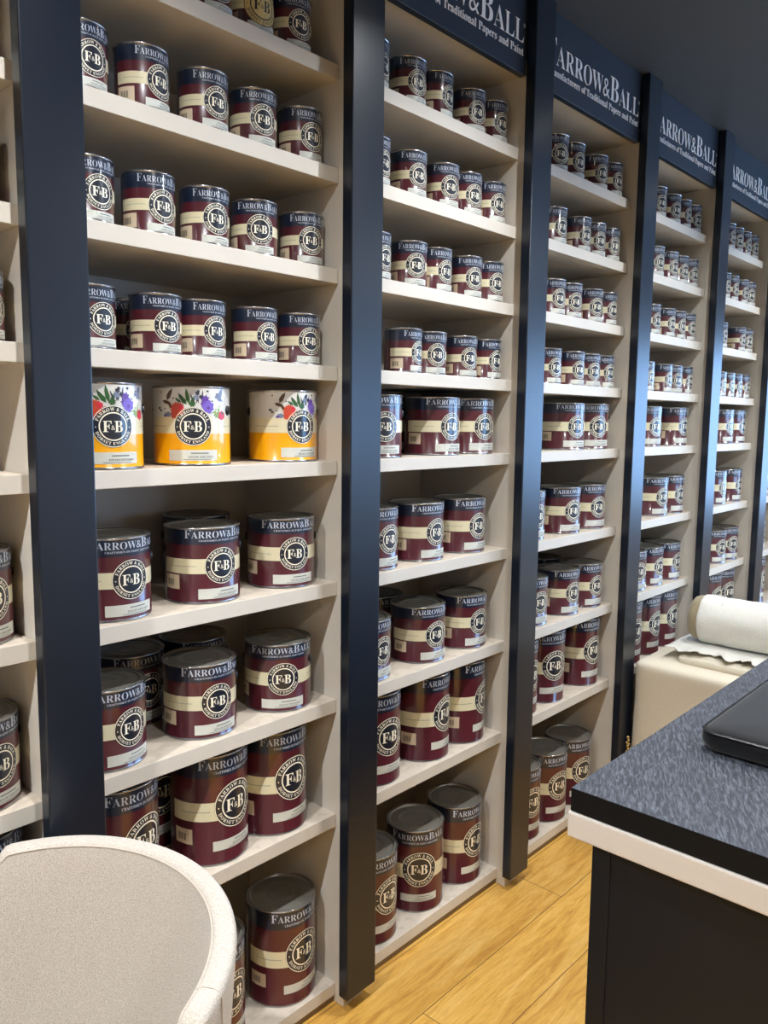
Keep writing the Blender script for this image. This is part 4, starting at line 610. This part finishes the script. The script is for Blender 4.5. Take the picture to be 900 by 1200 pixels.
t = thing('bolster_cushion', 'long white linen bolster roll lying on the cloth-covered ottoman', 'bolster', W(3.47, -.95, .69))
def roll(name, ya, yb, m, prof_r, seg=48, amp=.004):
    from mathutils import noise
    vv, ff = [], []; n = len(prof_r)
    for i, (f, r) in enumerate(prof_r):
        y = (ya + (yb - ya) * f) * S
        for k in range(seg):
            a = 2 * PI * k / seg; R = r * S + amp * noise.noise(Vector((math.cos(a) * 2, y * 14, math.sin(a) * 2)))* 1.2
            zz = R * math.sin(a); zz = max(zz, -.119 * S)
            vv.append((R * math.cos(a), y, zz))
    for i in range(n - 1):
        for k in range(seg): ff.append((i * seg + k, i * seg + (k + 1) % seg, (i + 1) * seg + (k + 1) % seg, (i + 1) * seg + k))
    ff.append(tuple(range(seg - 1, -1, -1))); ff.append(tuple(range((n - 1) * seg, n * seg)))
    me = bpy.data.meshes.new(name); me.from_pydata(vv, [], ff); me.update()
    bm = bmesh.new(); bm.from_mesh(me); bmesh.ops.recalc_face_normals(bm, faces=bm.faces); bm.to_mesh(me); bm.free()
    return finish(name, me, m, t, .9)
roll('inner_roll', .70, -.72, 'tan_linen', [(0, .055), (.005, .095), (.014, .112), (.03, .119), (.06, .121), (.5, .121), (.97, .119), (.99, .10), (1, .06)])
roll('linen_cover', .635, -.68, 'white_linen', [(0, .122), (.003, .127)] + [(.01 + .98 * k / 40, .128 + .0015 * math.sin(k * 1.7)) for k in range(41)] + [(1, .122)])

# ------------------------------------------------------------------ boucle tub chair
CX, CY, RC, TOPZ = -.205, -.334, .327, .809
t = thing('tub_chair', 'pale grey boucle tub chair in the near corner before the wide navy post', 'chair', (CX, CY, 0))
def chair_shell():
    from mathutils import noise
    th0 = .0; A = math.radians(122); na = 120; vv, ff = [], []
    def height(a):
        d = abs(a) - math.radians(64)
        if d <= 0: return TOPZ - .008 * (abs(a) / math.radians(64)) ** 3
        s = min(d / math.radians(17), 1); s = s * s * (3 - 2 * s)
        return TOPZ - .008 - .15 * s - .03 * min(1, d / .6)
    T = .036
    for j in range(na + 1):
        a = -A + 2 * A * j / na; H = height(a); e = 1 - max(0, (abs(a) - A + .12) / .12) ** 2
        T_ = T; sec = []
        zb = .20
        for f in (0, .3, .6, .85): sec.append((RC - .045 * (1 - f) ** 1.3 - .004, zb + (H - .03 - zb) * f))
        rc = .012                             # rim: flat top with rounded corners
        for k in range(5): q = PI / 2 * k / 4; sec.append((RC - rc + rc * math.cos(q), H - rc + rc * math.sin(q)))
        for k in range(5): q = PI / 2 + PI / 2 * k / 4; sec.append((RC - T_ + rc + rc * math.cos(q), H - rc + rc * math.sin(q)))
        for f in (.97, .8, .55, .3): sec.append((RC - T_ - .002 - .035 * (1 - f), .33 + (H - .03 - .33) * f))
        sec.append((RC - T_ - .04, .33)); sec.append((RC - T_ - .02, .2))
        for r, z in sec: vv.append((r * math.cos(a + th0), r * math.sin(a + th0), z))
    n = len(sec)
    for j in range(na):
        for k in range(n): ff.append((j * n + k, (j + 1) * n + k, (j + 1) * n + (k + 1) % n, j * n + (k + 1) % n))
    ff.append(tuple(range(n))); ff.append(tuple(range(na * n + n - 1, na * n - 1, -1)))
    me = bpy.data.meshes.new('backrest_shell'); me.from_pydata(vv, [], ff); me.update()
    bm = bmesh.new(); bm.from_mesh(me); bmesh.ops.recalc_face_normals(bm, faces=bm.faces); bm.to_mesh(me); bm.free()
    o = finish('backrest_shell', me, 'boucle', t, .9)
    # seams across the rim where back meets arms, and along the rim's inner and outer edges
    def tube(name, pts, r, m='seam_thread'):
        cu = bpy.data.curves.new(name, 'CURVE'); cu.dimensions = '3D'; cu.bevel_depth = r; cu.bevel_resolution = 2
        sp = cu.splines.new('POLY'); sp.points.add(len(pts) - 1)
        for i_, q in enumerate(pts): sp.points[i_].co = (*q, 1)
        tmp = bpy.data.objects.new(name, cu); COL.objects.link(tmp); bpy.context.view_layer.update()
        me2 = bpy.data.meshes.new_from_object(tmp.evaluated_get(bpy.context.evaluated_depsgraph_get()))
        bpy.data.objects.remove(tmp); bpy.data.curves.remove(cu)
        return finish(name, me2, m, t, 3)
    for sg in (-1,):
        a = sg * math.radians(57); H = height(a); rs = [(RC + .0008, H - .06), (RC + .0008, H - .012), (RC - .004, H - .003), (RC - .012, H + .0006), (RC - T + .012, H + .0006), (RC - T + .003, H - .004), (RC - T - .0006, H - .014)]
        tube('seam', [(r * math.cos(a), r * math.sin(a), z) for r, z in rs], .0012)
    tube('seam', [((RC - T + .001) * math.cos(a), (RC - T + .001) * math.sin(a), height(a) - .006) for a in [math.radians(-100 + 200 * k / 90) for k in range(91)]], .0016)
M['seam_thread'] = mat('seam_thread', srgb(188, 176, 162), .9)
chair_shell()
# seat cushion, base and legs
def disc_pad(name, r, z0, z1, m):
    pr = [(.001, z0), (r - .02, z0), (r - .004, z0 + .012), (r, (z0 + z1) / 2), (r - .004, z1 - .012), (r - .02, z1 - .002), (.001, z1 + .012)]
    return lathe(name, pr, m, t, 56, [0] * (len(pr) - 1), 3)
disc_pad('seat_cushion', RC - .07, .33, .45, 'boucle')
disc_pad('seat_base', RC - .055, .2, .33, 'boucle')
for k in range(4):
    a = PI / 4 + k * PI / 2; bm = bmesh.new()
    bmesh.ops.create_cone(bm, cap_ends=True, segments=20, radius1=.011, radius2=.018, depth=.205)
    bmesh.ops.translate(bm, verts=bm.verts, vec=(.2 * math.cos(a), .2 * math.sin(a), .1025)); bm_obj('leg', bm, 'table_black', t, .8)
